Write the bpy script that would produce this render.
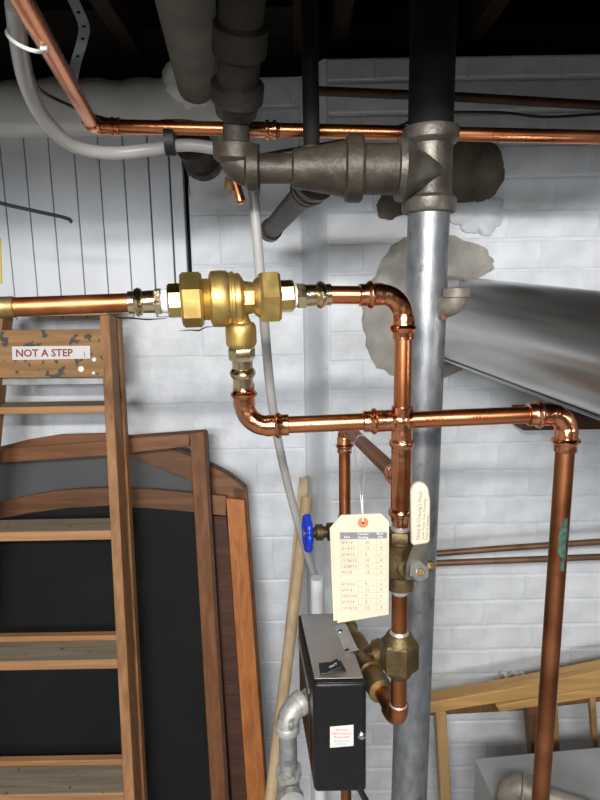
import bpy, math, random
from mathutils import Vector, Matrix
random.seed(7)
R = math.radians
scene = bpy.context.scene
C = scene.collection
for o in list(bpy.data.objects): bpy.data.objects.remove(o)

# ------------------------------------------------------------------ camera, world, lamps, exposure
CAMZ = 1.72
PITCH, ROLL = 10.0, -1.0
cam = bpy.data.objects.new('camera', bpy.data.cameras.new('camera')); C.objects.link(cam)
cam.data.lens = 27.0; cam.data.sensor_width = 36.0; cam.data.sensor_fit = 'AUTO'; cam.data.clip_start = .01
CM = Matrix.Translation((0, 0, CAMZ)) @ Matrix.Rotation(R(90 - PITCH), 4, 'X') @ Matrix.Rotation(R(ROLL), 4, 'Z')
cam.matrix_world = CM
scene.camera = cam
world = bpy.data.worlds.new('world'); scene.world = world; world.use_nodes = True
world.node_tree.nodes['Background'].inputs[0].default_value = (.75, .82, .9, 1)
world.node_tree.nodes['Background'].inputs[1].default_value = .05
scene.view_settings.view_transform = 'Standard'; scene.view_settings.look = 'None'
scene.view_settings.exposure = 0.0; scene.view_settings.gamma = 1.0; scene.view_settings.use_curve_mapping = False
LAMP_POS = Vector((.02, -.80, 2.19))
def area(name, loc, aim, sx, sy, power, col):
    l = bpy.data.lights.new(name, 'AREA'); l.shape = 'RECTANGLE'; l.size = sx; l.size_y = sy; l.energy = power; l.color = col
    o = bpy.data.objects.new(name, l); C.objects.link(o); o.location = loc
    o.rotation_euler = (Vector(aim) - Vector(loc)).to_track_quat('-Z', 'Y').to_euler()
    return o
lamp_light = area('tube_lamp_light', LAMP_POS + Vector((0, .03, -.03)), (.3, 1.6, .70), 1.1, .06, 46, (1, .97, .93))
WIN = V_WIN = (-.40, -2.52, 2.13)
window_fill_light = area('window_fill_light', WIN, (.1, 1.6, .9), 1.4, .42, 97, (.95, .98, 1))  # broad soft fill added behind the camera, dressed as a window

CO = CM.translation
C3 = CM.to_3x3()
def ray(px, py): return C3 @ Vector(((px - 300) / 600, -(py - 400) / 600, -1))
def at(px, py, Y):
    d = ray(px, py); return CO + d * (Y / d.y)
def onp(px, py, pl):
    # plane Y = a + k*z
    a, k = pl; d = ray(px, py); t = (a + k * CO.z - CO.y) / (d.y - k * d.z); return CO + d * t
def atz(px, py, z):
    d = ray(px, py); return CO + d * ((z - CO.z) / d.z)
def pxm(p):
    # metres that one photograph pixel spans at point p
    return ((C3.transposed() @ (p - CO)).z * -1) / 600

# ------------------------------------------------------------------ mesh builder
V = Vector
def perp(a):
    a = a.normalized(); b = V((0, 0, 1)) if abs(a.z) < .9 else V((1, 0, 0))
    u = a.cross(b).normalized(); return u, a.cross(u).normalized()
_txt = {}
def text_geo(s, bold=0):
    if (s, bold) not in _txt:
        cu = bpy.data.curves.new('t', 'FONT'); cu.body = s; cu.size = 1; cu.resolution_u = 2; cu.offset = bold
        o = bpy.data.objects.new('t', cu); C.objects.link(o)
        bpy.context.view_layer.update()
        m = bpy.data.meshes.new_from_object(o.evaluated_get(bpy.context.evaluated_depsgraph_get()))
        vs = [v.co.copy() for v in m.vertices]; fs = [list(p.vertices) for p in m.polygons]
        bpy.data.objects.remove(o); bpy.data.curves.remove(cu); bpy.data.meshes.remove(m)
        _txt[s, bold] = (vs, fs)
    return _txt[s, bold]

class MB:
    def __init__(s): s.v = []; s.f = []; s.m = []
    def add(s, vs, fs, mi=0):
        b = len(s.v); s.v += [V(x) for x in vs]; s.f += [[i + b for i in f] for f in fs]; s.m += [mi] * len(fs); return s
    def rings(s, rings, mi=0, caps=True, closed=False):
        n = len(rings[0]); vs = [p for r in rings for p in r]; fs = []
        m = len(rings)
        for i in range(m if closed else m - 1):
            a = i * n; b = ((i + 1) % m) * n
            for j in range(n):
                k = (j + 1) % n; fs.append([a + j, a + k, b + k, b + j])
        if caps and not closed:
            fs.append(list(range(n))[::-1]); fs.append([(m - 1) * n + j for j in range(n)])
        return s.add(vs, fs, mi)
    def tube(s, pts, r, seg=20, mi=0, caps=True, closed=False):
        pts = [V(p) for p in pts]; n = len(pts)
        rr = r if isinstance(r, (list, tuple)) else [r] * n
        t0 = (pts[1] - pts[0]).normalized(); u, w = perp(t0); rings = []
        for i, p in enumerate(pts):
            if closed: t = pts[(i + 1) % n] - pts[i - 1]
            else: t = pts[min(i + 1, n - 1)] - pts[max(i - 1, 0)]
            t = t.normalized(); q = t0.rotation_difference(t); u = q @ u; w = q @ w; t0 = t
            rings.append([p + (u * math.cos(a) + w * math.sin(a)) * rr[i] for a in [2 * math.pi * j / seg for j in range(seg)]])
        return s.rings(rings, mi, caps, closed)
    def lathe(s, o, axis, prof, seg=28, mi=0, rot=0, caps=True):
        o = V(o); a = V(axis).normalized(); u, w = perp(a)
        rings = [[o + a * t + (u * math.cos(x) + w * math.sin(x)) * r for x in [rot + 2 * math.pi * j / seg for j in range(seg)]] for t, r in prof]
        return s.rings(rings, mi, caps)
    def hexa(s, o, axis, t0, t1, r, rot=0, ch=.12, mi=0, n=6):
        c = ch * r
        return s.lathe(o, axis, [(t0, r * .9), (t0 + c, r), (t1 - c, r), (t1, r * .9)], n, mi, rot)
    def box(s, c, hx, hy, hz, mi=0):
        c = V(c); hx, hy, hz = V(hx), V(hy), V(hz)
        vs = [c + hx * a + hy * b + hz * d for a in (-1, 1) for b in (-1, 1) for d in (-1, 1)]
        return s.add(vs, [[0, 1, 3, 2], [4, 6, 7, 5], [0, 4, 5, 1], [2, 3, 7, 6], [0, 2, 6, 4], [1, 5, 7, 3]], mi)
    def aabb(s, x0, x1, y0, y1, z0, z1, mi=0):
        return s.box(((x0 + x1) / 2, (y0 + y1) / 2, (z0 + z1) / 2), ((x1 - x0) / 2, 0, 0), (0, (y1 - y0) / 2, 0), (0, 0, (z1 - z0) / 2), mi)
    def prism(s, poly, off, mi=0):
        poly = [V(p) for p in poly]; n = len(poly); off = V(off)
        vs = poly + [p + off for p in poly]
        fs = [list(range(n)), [n + i for i in range(n)][::-1]] + [[i, n + i, n + (i + 1) % n, (i + 1) % n] for i in range(n)]
        return s.add(vs, fs, mi)
    def text(s, t, o, x, y, size, align='l', mi=0, lift=0, bold=0):
        vs, fs = text_geo(t, bold)
        if not vs: return s
        x = V(x).normalized(); y = V(y).normalized(); wd = max(v.x for v in vs)
        sh = {'l': 0, 'c': -wd / 2, 'r': -wd}[align]; n = x.cross(y) * lift
        return s.add([V(o) + (x * (v.x + sh) + y * v.y) * size + n for v in vs], fs, mi)

def link(name, mb, mats, parent=None, bevel=0, smooth=True, ang=38, bseg=2):
    me = bpy.data.meshes.new(name)
    off = parent_loc(parent) if parent else V((0, 0, 0))
    me.from_pydata([v - off for v in mb.v], [], mb.f)
    mats = mats if isinstance(mats, (list, tuple)) else [mats]
    for m in mats: me.materials.append(M[m])
    for p, i in zip(me.polygons, mb.m): p.material_index = i
    import bmesh
    bm = bmesh.new(); bm.from_mesh(me); bmesh.ops.recalc_face_normals(bm, faces=bm.faces); bm.to_mesh(me); bm.free()
    if smooth:
        for p in me.polygons: p.use_smooth = True
        me.set_sharp_from_angle(angle=R(ang))
    o = bpy.data.objects.new(name, me); C.objects.link(o)
    if parent: o.parent = parent
    if bevel:
        b = o.modifiers.new('bevel', 'BEVEL'); b.width = bevel; b.segments = bseg; b.limit_method = 'ANGLE'; b.angle_limit = R(40)
    return o
def parent_loc(p):
    v = V((0, 0, 0))
    while p: v += p.location; p = p.parent
    return v
def tag(o, label, cat, group=None, kind=None):
    if label: o['label'] = label
    if cat: o['category'] = cat
    if group: o['group'] = group
    if kind: o['kind'] = kind
    return o
def thing(name, label, cat, loc, group=None):
    o = bpy.data.objects.new(name, None); C.objects.link(o); o.location = loc; o.empty_display_size = .05
    return tag(o, label, cat, group)
def structure(o): o['kind'] = 'structure'; return o

# ------------------------------------------------------------------ materials
M = {}
def mat(name, c1, c2=None, metal=0, rough=.5, scale=20, stretch=(1, 1, 1), bump=0, bscale=None, lo=.35, hi=.65, spec=.5, rough2=None, c3=None, s3=60, t3=(.62, .66), detail=5, dist=0):
    m = bpy.data.materials.new(name); m.use_nodes = True; nt = m.node_tree; N = nt.nodes; L = nt.links
    b = N['Principled BSDF']; b.inputs['Metallic'].default_value = metal; b.inputs['Roughness'].default_value = rough
    b.inputs['Specular IOR Level'].default_value = spec; b.inputs['Base Color'].default_value = (*c1, 1)
    tc = N.new('ShaderNodeTexCoord'); mp = N.new('ShaderNodeMapping'); mp.inputs['Scale'].default_value = stretch
    L.new(tc.outputs['Object'], mp.inputs['Vector'])
    no = N.new('ShaderNodeTexNoise'); no.inputs['Scale'].default_value = scale; no.inputs['Detail'].default_value = detail
    no.inputs['Distortion'].default_value = dist
    L.new(mp.outputs[0], no.inputs['Vector'])
    if c2:
        rp = N.new('ShaderNodeValToRGB'); rp.color_ramp.elements[0].position = lo; rp.color_ramp.elements[1].position = hi
        rp.color_ramp.elements[0].color = (*c1, 1); rp.color_ramp.elements[1].color = (*c2, 1)
        L.new(no.outputs['Fac'], rp.inputs[0]); out = rp.outputs[0]
        if c3:
            n3 = N.new('ShaderNodeTexNoise'); n3.inputs['Scale'].default_value = s3; n3.inputs['Detail'].default_value = 3
            L.new(tc.outputs['Object'], n3.inputs['Vector'])
            r3 = N.new('ShaderNodeValToRGB'); r3.color_ramp.elements[0].position = t3[0]; r3.color_ramp.elements[1].position = t3[1]
            L.new(n3.outputs['Fac'], r3.inputs[0])
            mx = N.new('ShaderNodeMixRGB'); mx.inputs[2].default_value = (*c3, 1)
            L.new(r3.outputs[0], mx.inputs[0]); L.new(out, mx.inputs[1]); out = mx.outputs[0]
        L.new(out, b.inputs['Base Color'])
    if rough2 is not None:
        mr = N.new('ShaderNodeMapRange'); mr.inputs[1].default_value = .3; mr.inputs[2].default_value = .7
        mr.inputs[3].default_value = rough; mr.inputs[4].default_value = rough2
        L.new(no.outputs['Fac'], mr.inputs[0]); L.new(mr.outputs[0], b.inputs['Roughness'])
    if bump:
        bn = N.new('ShaderNodeTexNoise'); bn.inputs['Scale'].default_value = bscale or scale * 2; bn.inputs['Detail'].default_value = 4
        L.new(mp.outputs[0], bn.inputs['Vector'])
        bp = N.new('ShaderNodeBump'); bp.inputs['Strength'].default_value = bump; bp.inputs['Distance'].default_value = .003
        L.new(bn.outputs['Fac'], bp.inputs['Height']); L.new(bp.outputs[0], b.inputs['Normal'])
    M[name] = m; return m
def wood(name, c1, c2, axis='z', rough=.6, scale=9, c3=None, t3=(.66, .7), s3=50):
    st = {'x': (.12, 2.2, 2.2), 'y': (2.2, .12, 2.2), 'z': (2.2, 2.2, .12)}[axis]
    mat(name, c1, c2, 0, rough, scale * 3, st, .25, scale * 8, .3, .7, c3=c3, t3=t3, s3=s3, dist=.8, spec=.2)

mat('paint_white', (.60, .63, .67), (.72, .745, .78), 0, .55, 9, bump=.5, bscale=55, c3=(.45, .46, .47), s3=26, t3=(.7, .78))
mat('paint_brick', (.60, .63, .665), (.74, .765, .80), 0, .5, 14, bump=.55, bscale=60)
mat('paint_mortar', (.60, .63, .665), (.74, .765, .80), 0, .55, 14, bump=.6, bscale=90)
mat('paint_plank', (.62, .65, .69), (.72, .745, .785), 0, .5, 8, stretch=(1, 1, .2), bump=.2, bscale=60)
mat('paint_ledge', (.74, .73, .69), (.85, .84, .80), 0, .6, 8, bump=.7, bscale=22)
mat('cavity', (.01, .009, .008), None, 0, .9)
mat('cement', (.27, .255, .225), (.43, .41, .37), 0, .85, 12, bump=.7, bscale=45, c3=(.58, .56, .52), s3=12, t3=(.58, .75))
mat('plaster_patch', (.56, .56, .55), (.72, .725, .73), 0, .8, 18, bump=.9, bscale=45)
mat('stone', (.075, .062, .045), (.16, .135, .10), 0, .9, 14, bump=.8, bscale=40)
mat('dark_far_wall', (.10, .095, .09), (.17, .16, .15), 0, .9, 4)  # unseen wall toned dark so the stack's right side reflects dark
mat('floor_concrete', (.34, .34, .33), (.44, .44, .43), 0, .8, 6, bump=.3)
mat('rear_wall', (.46, .46, .45), (.54, .54, .53), 0, .8, 5)
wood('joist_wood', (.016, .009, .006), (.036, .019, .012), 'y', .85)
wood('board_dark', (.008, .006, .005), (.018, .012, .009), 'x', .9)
mat('copper', (.66, .225, .085), (.78, .31, .14), 1, .22, 9, rough2=.32)
mat('copper_fitting', (.74, .28, .13), (.86, .39, .21), 1, .12, 45, rough2=.24, bump=.3, bscale=120)
mat('copper_old', (.36, .125, .045), (.54, .205, .085), 1, .33, 18, stretch=(1, 1, .4), rough2=.5)
mat('copper_brown', (.24, .085, .035), (.38, .145, .065), 1, .34, 16, rough2=.5)
mat('copper_wall', (.16, .088, .055), (.25, .14, .085), .6, .5, 20)
mat('copper_dark', (.055, .03, .02), (.10, .055, .035), .5, .6, 20)
mat('brass_cast', (.50, .345, .11), (.62, .435, .155), .95, .42, 60, rough2=.52, bump=.06, bscale=500)
mat('brass_machined', (.66, .47, .16), (.78, .58, .23), 1, .2, 40, rough2=.3)
mat('brass_bright', (.76, .62, .38), (.88, .75, .50), 1, .14, 50, rough2=.24, bump=.2, bscale=120)
mat('brass_old', (.078, .054, .024), (.155, .110, .050), .75, .42, 40, rough2=.58, bump=.3, bscale=150)
mat('brass_mid', (.20, .13, .05), (.34, .235, .10), .8, .38, 40, rough2=.5, bump=.3, bscale=120)
mat('solder', (.40, .38, .35), (.56, .53, .49), .6, .4, 80, bump=.4)
mat('tape_white', (.50, .55, .64), (.70, .73, .78), 0, .45, 90, bump=.4)
mat('silver_paint', (.21, .222, .238), (.32, .333, .35), .78, .46, 60, stretch=(1, 1, .5), bump=.12, bscale=260, c3=(.17, .17, .17), s3=30, t3=(.62, .70))
mat('cast_iron', (.030, .024, .017), (.070, .056, .041), .3, .5, 22, bump=.5, bscale=90, c3=(.05, .04, .03), s3=18)
mat('cast_iron_silver', (.06, .052, .042), (.165, .15, .128), .55, .44, 22, bump=.4, bscale=90)
mat('cast_iron_dark', (.018, .015, .011), (.040, .033, .025), .2, .6, 22, bump=.5, bscale=90)
mat('pipe_black', (.006, .006, .006), (.012, .0115, .011), 0, .75, 22, bump=.2, spec=.15)
mat('pipe_drab', (.095, .082, .058), (.155, .138, .10), .1, .7, 12, bump=.3, bscale=60)
mat('galvanised', (.36, .37, .37), (.50, .51, .51), .8, .42, 60, c3=(.30, .29, .27), s3=40)
mat('galvanised_dull', (.30, .295, .28), (.43, .425, .40), .5, .55, 40, bump=.35, bscale=110, c3=(.2, .19, .17), s3=50, t3=(.6, .68))
mat('flue_metal', (.50, .495, .48), (.58, .575, .56), .95, .25, 3)
mat('jacket_metal', (.27, .272, .275), (.36, .36, .36), .3, .5, 5, bump=.1)
mat('fitting_drab', (.15, .132, .105), (.25, .225, .185), .3, .55, 40, bump=.4)
mat('pex', (.40, .39, .38), (.47, .46, .45), 0, .3, 10)
M['pex'].node_tree.nodes['Principled BSDF'].inputs['Transmission Weight'].default_value = .12
mat('pvc', (.64, .65, .66), None, 0, .35)
mat('tie_white', (.72, .72, .68), None, 0, .4)
mat('tape_black', (.006, .006, .008), None, 0, .45)
mat('cable_black', (.008, .008, .009), None, 0, .5)
mat('cable_brown', (.035, .014, .012), None, 0, .45)
mat('strap_steel', (.22, .23, .235), (.32, .33, .33), .6, .5, 30)
mat('plastic_black', (.010, .010, .011), (.016, .016, .017), 0, .38, 30)
mat('enamel_black', (.006, .006, .007), (.009, .009, .010), 0, .34, 160, bump=.08, bscale=400, spec=.3)
mat('steel_plate', (.50, .475, .42), (.60, .57, .51), .9, .30, 14, rough2=.48)
mat('steel_zinc', (.46, .48, .46), (.56, .58, .55), .6, .4, 30)
mat('nut_steel', (.42, .43, .43), (.52, .53, .53), .95, .3, 40)
mat('chrome', (.62, .63, .64), None, 1, .2)
mat('paper_manila', (.53, .45, .335), (.59, .51, .395), 0, .75, 12)
mat('paper_sticker', (.62, .60, .58), None, 0, .5)
mat('vinyl_cream', (.49, .45, .36), (.57, .53, .44), 0, .42, 25)
mat('ink_grey', (.17, .17, .18), None, 0, .7)
mat('ink_light', (.34, .30, .25), None, 0, .7)
mat('ink_pencil', (.10, .09, .085), None, 0, .7)
mat('ink_red', (.58, .10, .09), None, 0, .6)
mat('ink_sign', (.24, .035, .05), None, 0, .6)
mat('ink_gold', (.22, .16, .06), None, 0, .6)
mat('ink_white', (.75, .75, .75), None, 0, .6)
mat('print_red', (.20, .012, .006), None, 0, .6, spec=.2)
mat('grommet', (.44, .17, .08), None, 0, .7)
mat('string', (.68, .65, .60), None, 0, .8)
mat('blue_enamel', (.006, .035, .46), (.01, .05, .60), 0, .3, 20)
mat('yellow_plastic', (.75, .58, .06), None, 0, .4)
mat('patina', (.014, .045, .030), (.05, .10, .07), 0, .7, 140)
wood('ladder_wood', (.21, .10, .044), (.38, .195, .09), 'z', .6)
wood('ladder_wood_x', (.28, .14, .06), (.47, .25, .118), 'x', .6)
wood('ladder_worn', (.20, .165, .115), (.33, .275, .20), 'x', .75, c3=(.11, .09, .07), s3=60)
wood('ladder_shelf', (.22, .12, .05), (.36, .205, .095), 'x', .65, c3=(.075, .065, .06), t3=(.585, .60), s3=42)
mat('paint_spot', (.78, .77, .72), None, 0, .6)
wood('screen_wood', (.115, .046, .018), (.205, .088, .036), 'z', .55)
wood('screen_wood_x', (.13, .054, .022), (.22, .098, .043), 'x', .5)
wood('screen_dark', (.045, .020, .013), (.085, .038, .024), 'x', .6)
wood('screen_orange', (.28, .092, .026), (.44, .165, .05), 'z', .5)
wood('stick_wood', (.42, .30, .17), (.54, .40, .25), 'z', .55)
wood('bench_wood', (.38, .21, .075), (.53, .32, .125), 'x', .55)
wood('bench_wood_z', (.34, .20, .085), (.46, .285, .13), 'z', .55)
wood('bench_dark', (.12, .055, .025), (.20, .10, .05), 'z', .55)
wood('shelf_brown', (.05, .027, .014), (.09, .05, .027), 'x', .6)
def mesh_cloth(name, col, alpha):
    m = bpy.data.materials.new(name); m.use_nodes = True; nt = m.node_tree; N = nt.nodes; L = nt.links
    b = N['Principled BSDF']; b.inputs['Base Color'].default_value = (*col, 1); b.inputs['Roughness'].default_value = .7; b.inputs['Specular IOR Level'].default_value = .15
    tr = N.new('ShaderNodeBsdfTransparent'); mx = N.new('ShaderNodeMixShader')
    tc = N.new('ShaderNodeTexCoord'); no = N.new('ShaderNodeTexNoise'); no.inputs['Scale'].default_value = 7; no.inputs['Detail'].default_value = 6
    mr = N.new('ShaderNodeMapRange'); mr.inputs[3].default_value = alpha - .07; mr.inputs[4].default_value = alpha + .07
    L.new(tc.outputs['Object'], no.inputs[0]); L.new(no.outputs[0], mr.inputs[0]); L.new(mr.outputs[0], mx.inputs[0])
    L.new(tr.outputs[0], mx.inputs[1]); L.new(b.outputs[0], mx.inputs[2]); L.new(mx.outputs[0], N['Material Output'].inputs[0])
    M[name] = m
mesh_cloth('screen_mesh_light', (.04, .042, .042), .09)
mesh_cloth('screen_mesh_grey', (.15, .155, .155), .60)
mesh_cloth('screen_mesh_dark', (.007, .0075, .008), .74)
m = bpy.data.materials.new('lamp_glow'); m.use_nodes = True
m.node_tree.nodes['Principled BSDF'].inputs['Emission Color'].default_value = (1, .96, .9, 1)
m.node_tree.nodes['Principled BSDF'].inputs['Emission Strength'].default_value = 3; M['lamp_glow'] = m

# ================================================================== THE ROOM
YL, YR = 1.72, 1.60                        # left stretch of wall, right stretch (chimney side)
XC0 = at(306, 500, YL).x; XC1 = at(330, 500, YR).x
ZT = 2.29
floor = structure(link('floor', MB().aabb(-2.2, 2.2, -2.6, 2.0, -.1, 0), 'floor_concrete'))
XCR = at(189, 230, YL).x                   # crack at the right end of the planking
ZP = at(120, 318, YL).z                    # foot of the planking
wl = MB().aabb(-2.2, XC0, YL + .0022, 2.0, 0, ZP).aabb(XCR + .003, XC0, YL + .0022, 2.0, ZP, ZT)
wl.aabb(-2.2, XCR + .006, YL + .07, 2.0, ZP, ZT)
wall_left = structure(link('wall_left', wl, 'paint_mortar'))
wall_right = structure(link('wall_right', MB().aabb(XC1, 2.2, YR + .0026, 2.0, 0, ZT), 'paint_mortar'))
cm_ = MB()
pr = []
for i in range(9):                          # softly rounded return between the two stretches
    t = i / 8; e = t * t * (3 - 2 * t)
    pr.append((XC0 + (XC1 - XC0) * t, YL + (YR - YL) * e))
cm_.prism([V((x, y, 0)) for x, y in pr] + [V((XC1, 2.0, 0)), V((XC0, 2.0, 0))], (0, 0, ZT))
structure(link('wall_corner', cm_, 'paint_white', ang=60))
wr_ = structure(link('fill_window_1', MB().aabb(WIN[0] - .72, WIN[0] + .72, -2.599, -2.56, WIN[2] - .28, WIN[2] + .28), 'pvc', bevel=.004))  # unseen window frame added to carry the fill light
link('fill_pane', MB().aabb(WIN[0] - .63, WIN[0] + .63, -2.561, -2.555, WIN[2] - .22, WIN[2] + .22), 'lamp_glow', wr_)  # glowing sheet belonging to the added window
structure(link('wall_rear', MB().aabb(-2.2, 2.2, -2.7, -2.6, 0, 2.56), 'rear_wall'))
structure(link('wall_far_left', MB().aabb(-2.3, -2.2, -2.6, 2.0, 0, 2.56), 'rear_wall'))
structure(link('wall_far_right', MB().aabb(2.2, 2.3, -2.6, 2.0, 0, 2.56), 'dark_far_wall'))

def brick_mesh(name, L_, D_, H_, mt, seed):
    rnd = random.Random(seed); mb = MB(); c = .004
    def ring(x0, x1, z0, z1, y): return [V((x, y, z)) for x, z in ((x0, z0), (x1, z0), (x1, z1), (x0, z1))]
    j = lambda a=.0006: rnd.uniform(-a, a)
    x0, x1, z0, z1 = j(), L_ + j(), j(.0012), H_ + j(.0012)
    rs = [ring(x0, x1, z0, z1, D_), ring(x0, x1, z0, z1, .0022)]
    rs.append([p + V((sx * .0018 + j(.0005), -.0022 + j(.0004), sz * c + j(.001))) for p, (sx, sz) in zip(rs[1], ((1, 1), (-1, 1), (-1, -1), (1, -1)))])
    mb.rings(rs)
    me = bpy.data.meshes.new(name); me.from_pydata(mb.v, [], mb.f); me.materials.append(M[mt])
    import bmesh
    bm = bmesh.new(); bm.from_mesh(me); bmesh.ops.recalc_face_normals(bm, faces=bm.faces); bm.to_mesh(me); bm.free()
    return me
def lay(parent, name, mt, x0, x1, z0, z1, H, L_, joint, yf, phase, skip=None):
    xj = .0016
    vs = [brick_mesh(name, L_ - xj, .012, H - joint, mt, 10 + k) for k in range(6)]
    half = {}
    r = 0; z = z0
    while z < z1 - .01:
        x = x0 - (phase[r % len(phase)]) * L_
        while x < x1 - .01:
            a, b = max(x, x0), min(x + L_ - xj, x1)
            hh = min(H - joint, z1 - z)
            if b - a > .02 and not (skip and skip((a + b) / 2, z + H / 2)):
                if b - a < L_ - xj - .002 or hh < H - joint - .002:
                    key = (round(b - a, 3), round(hh, 3))
                    if key not in half: half[key] = brick_mesh(name, b - a, .012, hh, mt, 40 + len(half))
                    me = half[key]
                else: me = random.choice(vs)
                o = bpy.data.objects.new(name, me); C.objects.link(o); o.parent = parent
                o.location = (a, yf + random.uniform(-.0006, .0006), z)
            x += L_
        z += H; r += 1
HB = .0776
zb0 = YR * .034 + CAMZ - HB * 23
FC = V((at(430, 312, YR).x, YR, at(430, 312, YR).z))     # where the flue meets the chimney
lay(wall_right, 'brick', 'paint_brick', XC1 + .004, 1.18, zb0, ZT, HB, .232, .005, YR, (0, .5, .12, .62),
    skip=lambda x, z: ((x - FC.x) / .095) ** 2 + ((z - FC.z) / .10) ** 2 < 1)
HK = .138
zk0 = ZP - HK * 12 + .025
XL0 = -.95
lay(wall_left, 'block', 'paint_brick', XL0, XC0 - .003, zk0, ZP, HK, .41, .003, YL, (0, .45, .9, .35))
lay(wall_left, 'block', 'paint_brick', XCR + .004, XC0 - .003, ZP + .004, ZT, HK, .41, .003, YL, (.3, .8))

# cracks and dirt lines in the paint
for pts in (((109, 319), (128, 318), (147, 319.5), (166, 318.5)), ((180, 331), (190, 330), (199, 330.5), (206, 327), (214, 326.5)), ((187, 150), (184, 158), (190, 166), (188, 178), (190, 196))):
    link('crack', MB().tube([at(x, y, YL - .0006) for x, y in pts], [.0008] + [.0016 + .0008 * (k % 2) for k in range(len(pts) - 2)] + [.0008], 6), 'cavity', wall_left)
# vertical painted planking, left
plank_panel = structure(link('trim_1', MB().aabb(-1.2, XCR - .004, YL + .045, YL + .07, ZP - .01, ZT), 'cavity'))
xs = [8 - 24.2 * k for k in range(14, 0, -1)] + [8, 31.5, 55.5, 80, 104, 128, 152, 172.5, 186]
zt_ = at(100, 128, YL).z + .05
for a, b in zip(xs[:-1], xs[1:]):
    xa = at(a, 230, YL).x; xb = at(b, 230, YL).x; g = .0012 if b < 170 else .0022
    zb_ = ZP + random.uniform(-.002, .002)
    link('plank', MB().aabb(xa + g, xb - g, YL, YL + .03, zb_, zt_), 'paint_plank', plank_panel, bevel=.0016, bseg=1)

# painted plaster ledge above the planking
mb = MB(); rings = []
y_f = 1.62
zlo, zhi = at(100, 126, y_f).z, at(100, 74, y_f).z
xe = at(238, 110, y_f).x
for i in range(40):
    x = -1.3 + (xe + 1.3) * i / 39; n = .004 * math.sin(i * 1.7) + .003 * math.sin(i * .6)
    h = zhi + n + (.012 if i > 33 else 0)
    rings.append([V((x, YL + .06, zlo)), V((x, y_f + .012, zlo)), V((x, y_f, zlo + .012)), V((x, y_f - .003 + n * .4, (zlo + h) / 2)), V((x, y_f + .004, h - .03)), V((x, y_f + .03, h)), V((x, YL + .06, h))])
mb.rings(rings)
structure(link('trim_2', mb, 'paint_ledge', ang=50))

# ceiling: boards, joists, sill, and an unseen beam added for shade
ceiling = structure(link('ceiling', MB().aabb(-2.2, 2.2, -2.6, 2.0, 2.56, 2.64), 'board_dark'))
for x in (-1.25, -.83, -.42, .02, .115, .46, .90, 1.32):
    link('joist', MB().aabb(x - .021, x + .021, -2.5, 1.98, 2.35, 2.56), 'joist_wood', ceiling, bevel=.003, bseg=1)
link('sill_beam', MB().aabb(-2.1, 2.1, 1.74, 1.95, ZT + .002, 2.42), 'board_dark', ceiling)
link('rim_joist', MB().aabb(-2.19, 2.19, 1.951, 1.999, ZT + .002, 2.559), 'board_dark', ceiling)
link('shade_beam', MB().aabb(-2.1, 2.1, .24, .36, 2.052, 2.348), 'joist_wood', ceiling)  # unseen beam added to keep lamp light off the upper wall
for k, y in enumerate((1.18, 1.42)):
    link('bridging', MB().tube([V((.46, y, 2.38)), V((.90, y, 2.53))], .014, 4), 'joist_wood', ceiling)

# lamp behind the photographer
tl = thing('tube_lamp', 'white strip lamp hanging under the joists on two chains', 'lamp', LAMP_POS)
link('housing', MB().prism([LAMP_POS + V(p) for p in ((-.62, -.05, -.04), (-.62, -.04, .05), (-.62, .035, .05), (-.62, .045, .03), (-.62, .0, .02))], (1.24, 0, 0)), 'rear_wall', tl)
link('tube', MB().tube([LAMP_POS + V((-.58, -.005, -.005)), LAMP_POS + V((.58, -.005, -.005))], .014, 12), 'lamp_glow', tl)
for s in (-.4, .4):
    link('chain', MB().tube([LAMP_POS + V((s, 0, .048)), V((LAMP_POS.x + s, LAMP_POS.y, 2.56))], .003, 6), 'steel_zinc', tl)

# ================================================================== FLUE, COLLAR, PATCHES
A0 = V((FC.x, YR + .03, FC.z)); A1 = at(604, 353, 1.00)
dirF = (A1 - A0).normalized(); A2 = A0 + dirF * 1.15; RF = .102
fl = thing('flue_pipe', 'galvanised sheet metal flue pipe sloping up into the chimney wall', 'flue pipe', A0)
u, w = perp(dirF)
rs = []
for i in range(13):
    t = 1.15 * i / 12
    rs.append([A0 + dirF * t + (u * math.cos(a) + w * math.sin(a)) * RF * (1 + .010 * math.sin(5 * a + .5 * i / 12) + .006 * math.sin(9 * a + 1.3 + .6 * math.sin(i))) for a in [2 * math.pi * j / 96 for j in range(96)]])
link('pipe_section', MB().rings(rs), 'flue_metal', fl, ang=60)
# folded seam running along the lower front side
vz = V((0, 0, -1)); vn = (vz - dirF * vz.dot(dirF)).normalized(); vs_ = dirF.cross(vn)
if vs_.y > 0: vs_ = -vs_
def fpt(t, deg, r): return A0 + dirF * t + (vn * math.cos(R(deg)) + vs_ * math.sin(R(deg))) * r
mb = MB(); mb.prism([fpt(.06, d, RF + .0005) for d in (18, 23, 28)] + [fpt(.06, d, RF + .005) for d in (28, 23, 18)], dirF * 1.05)
link('lock_seam', mb, 'flue_metal', fl)

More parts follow.
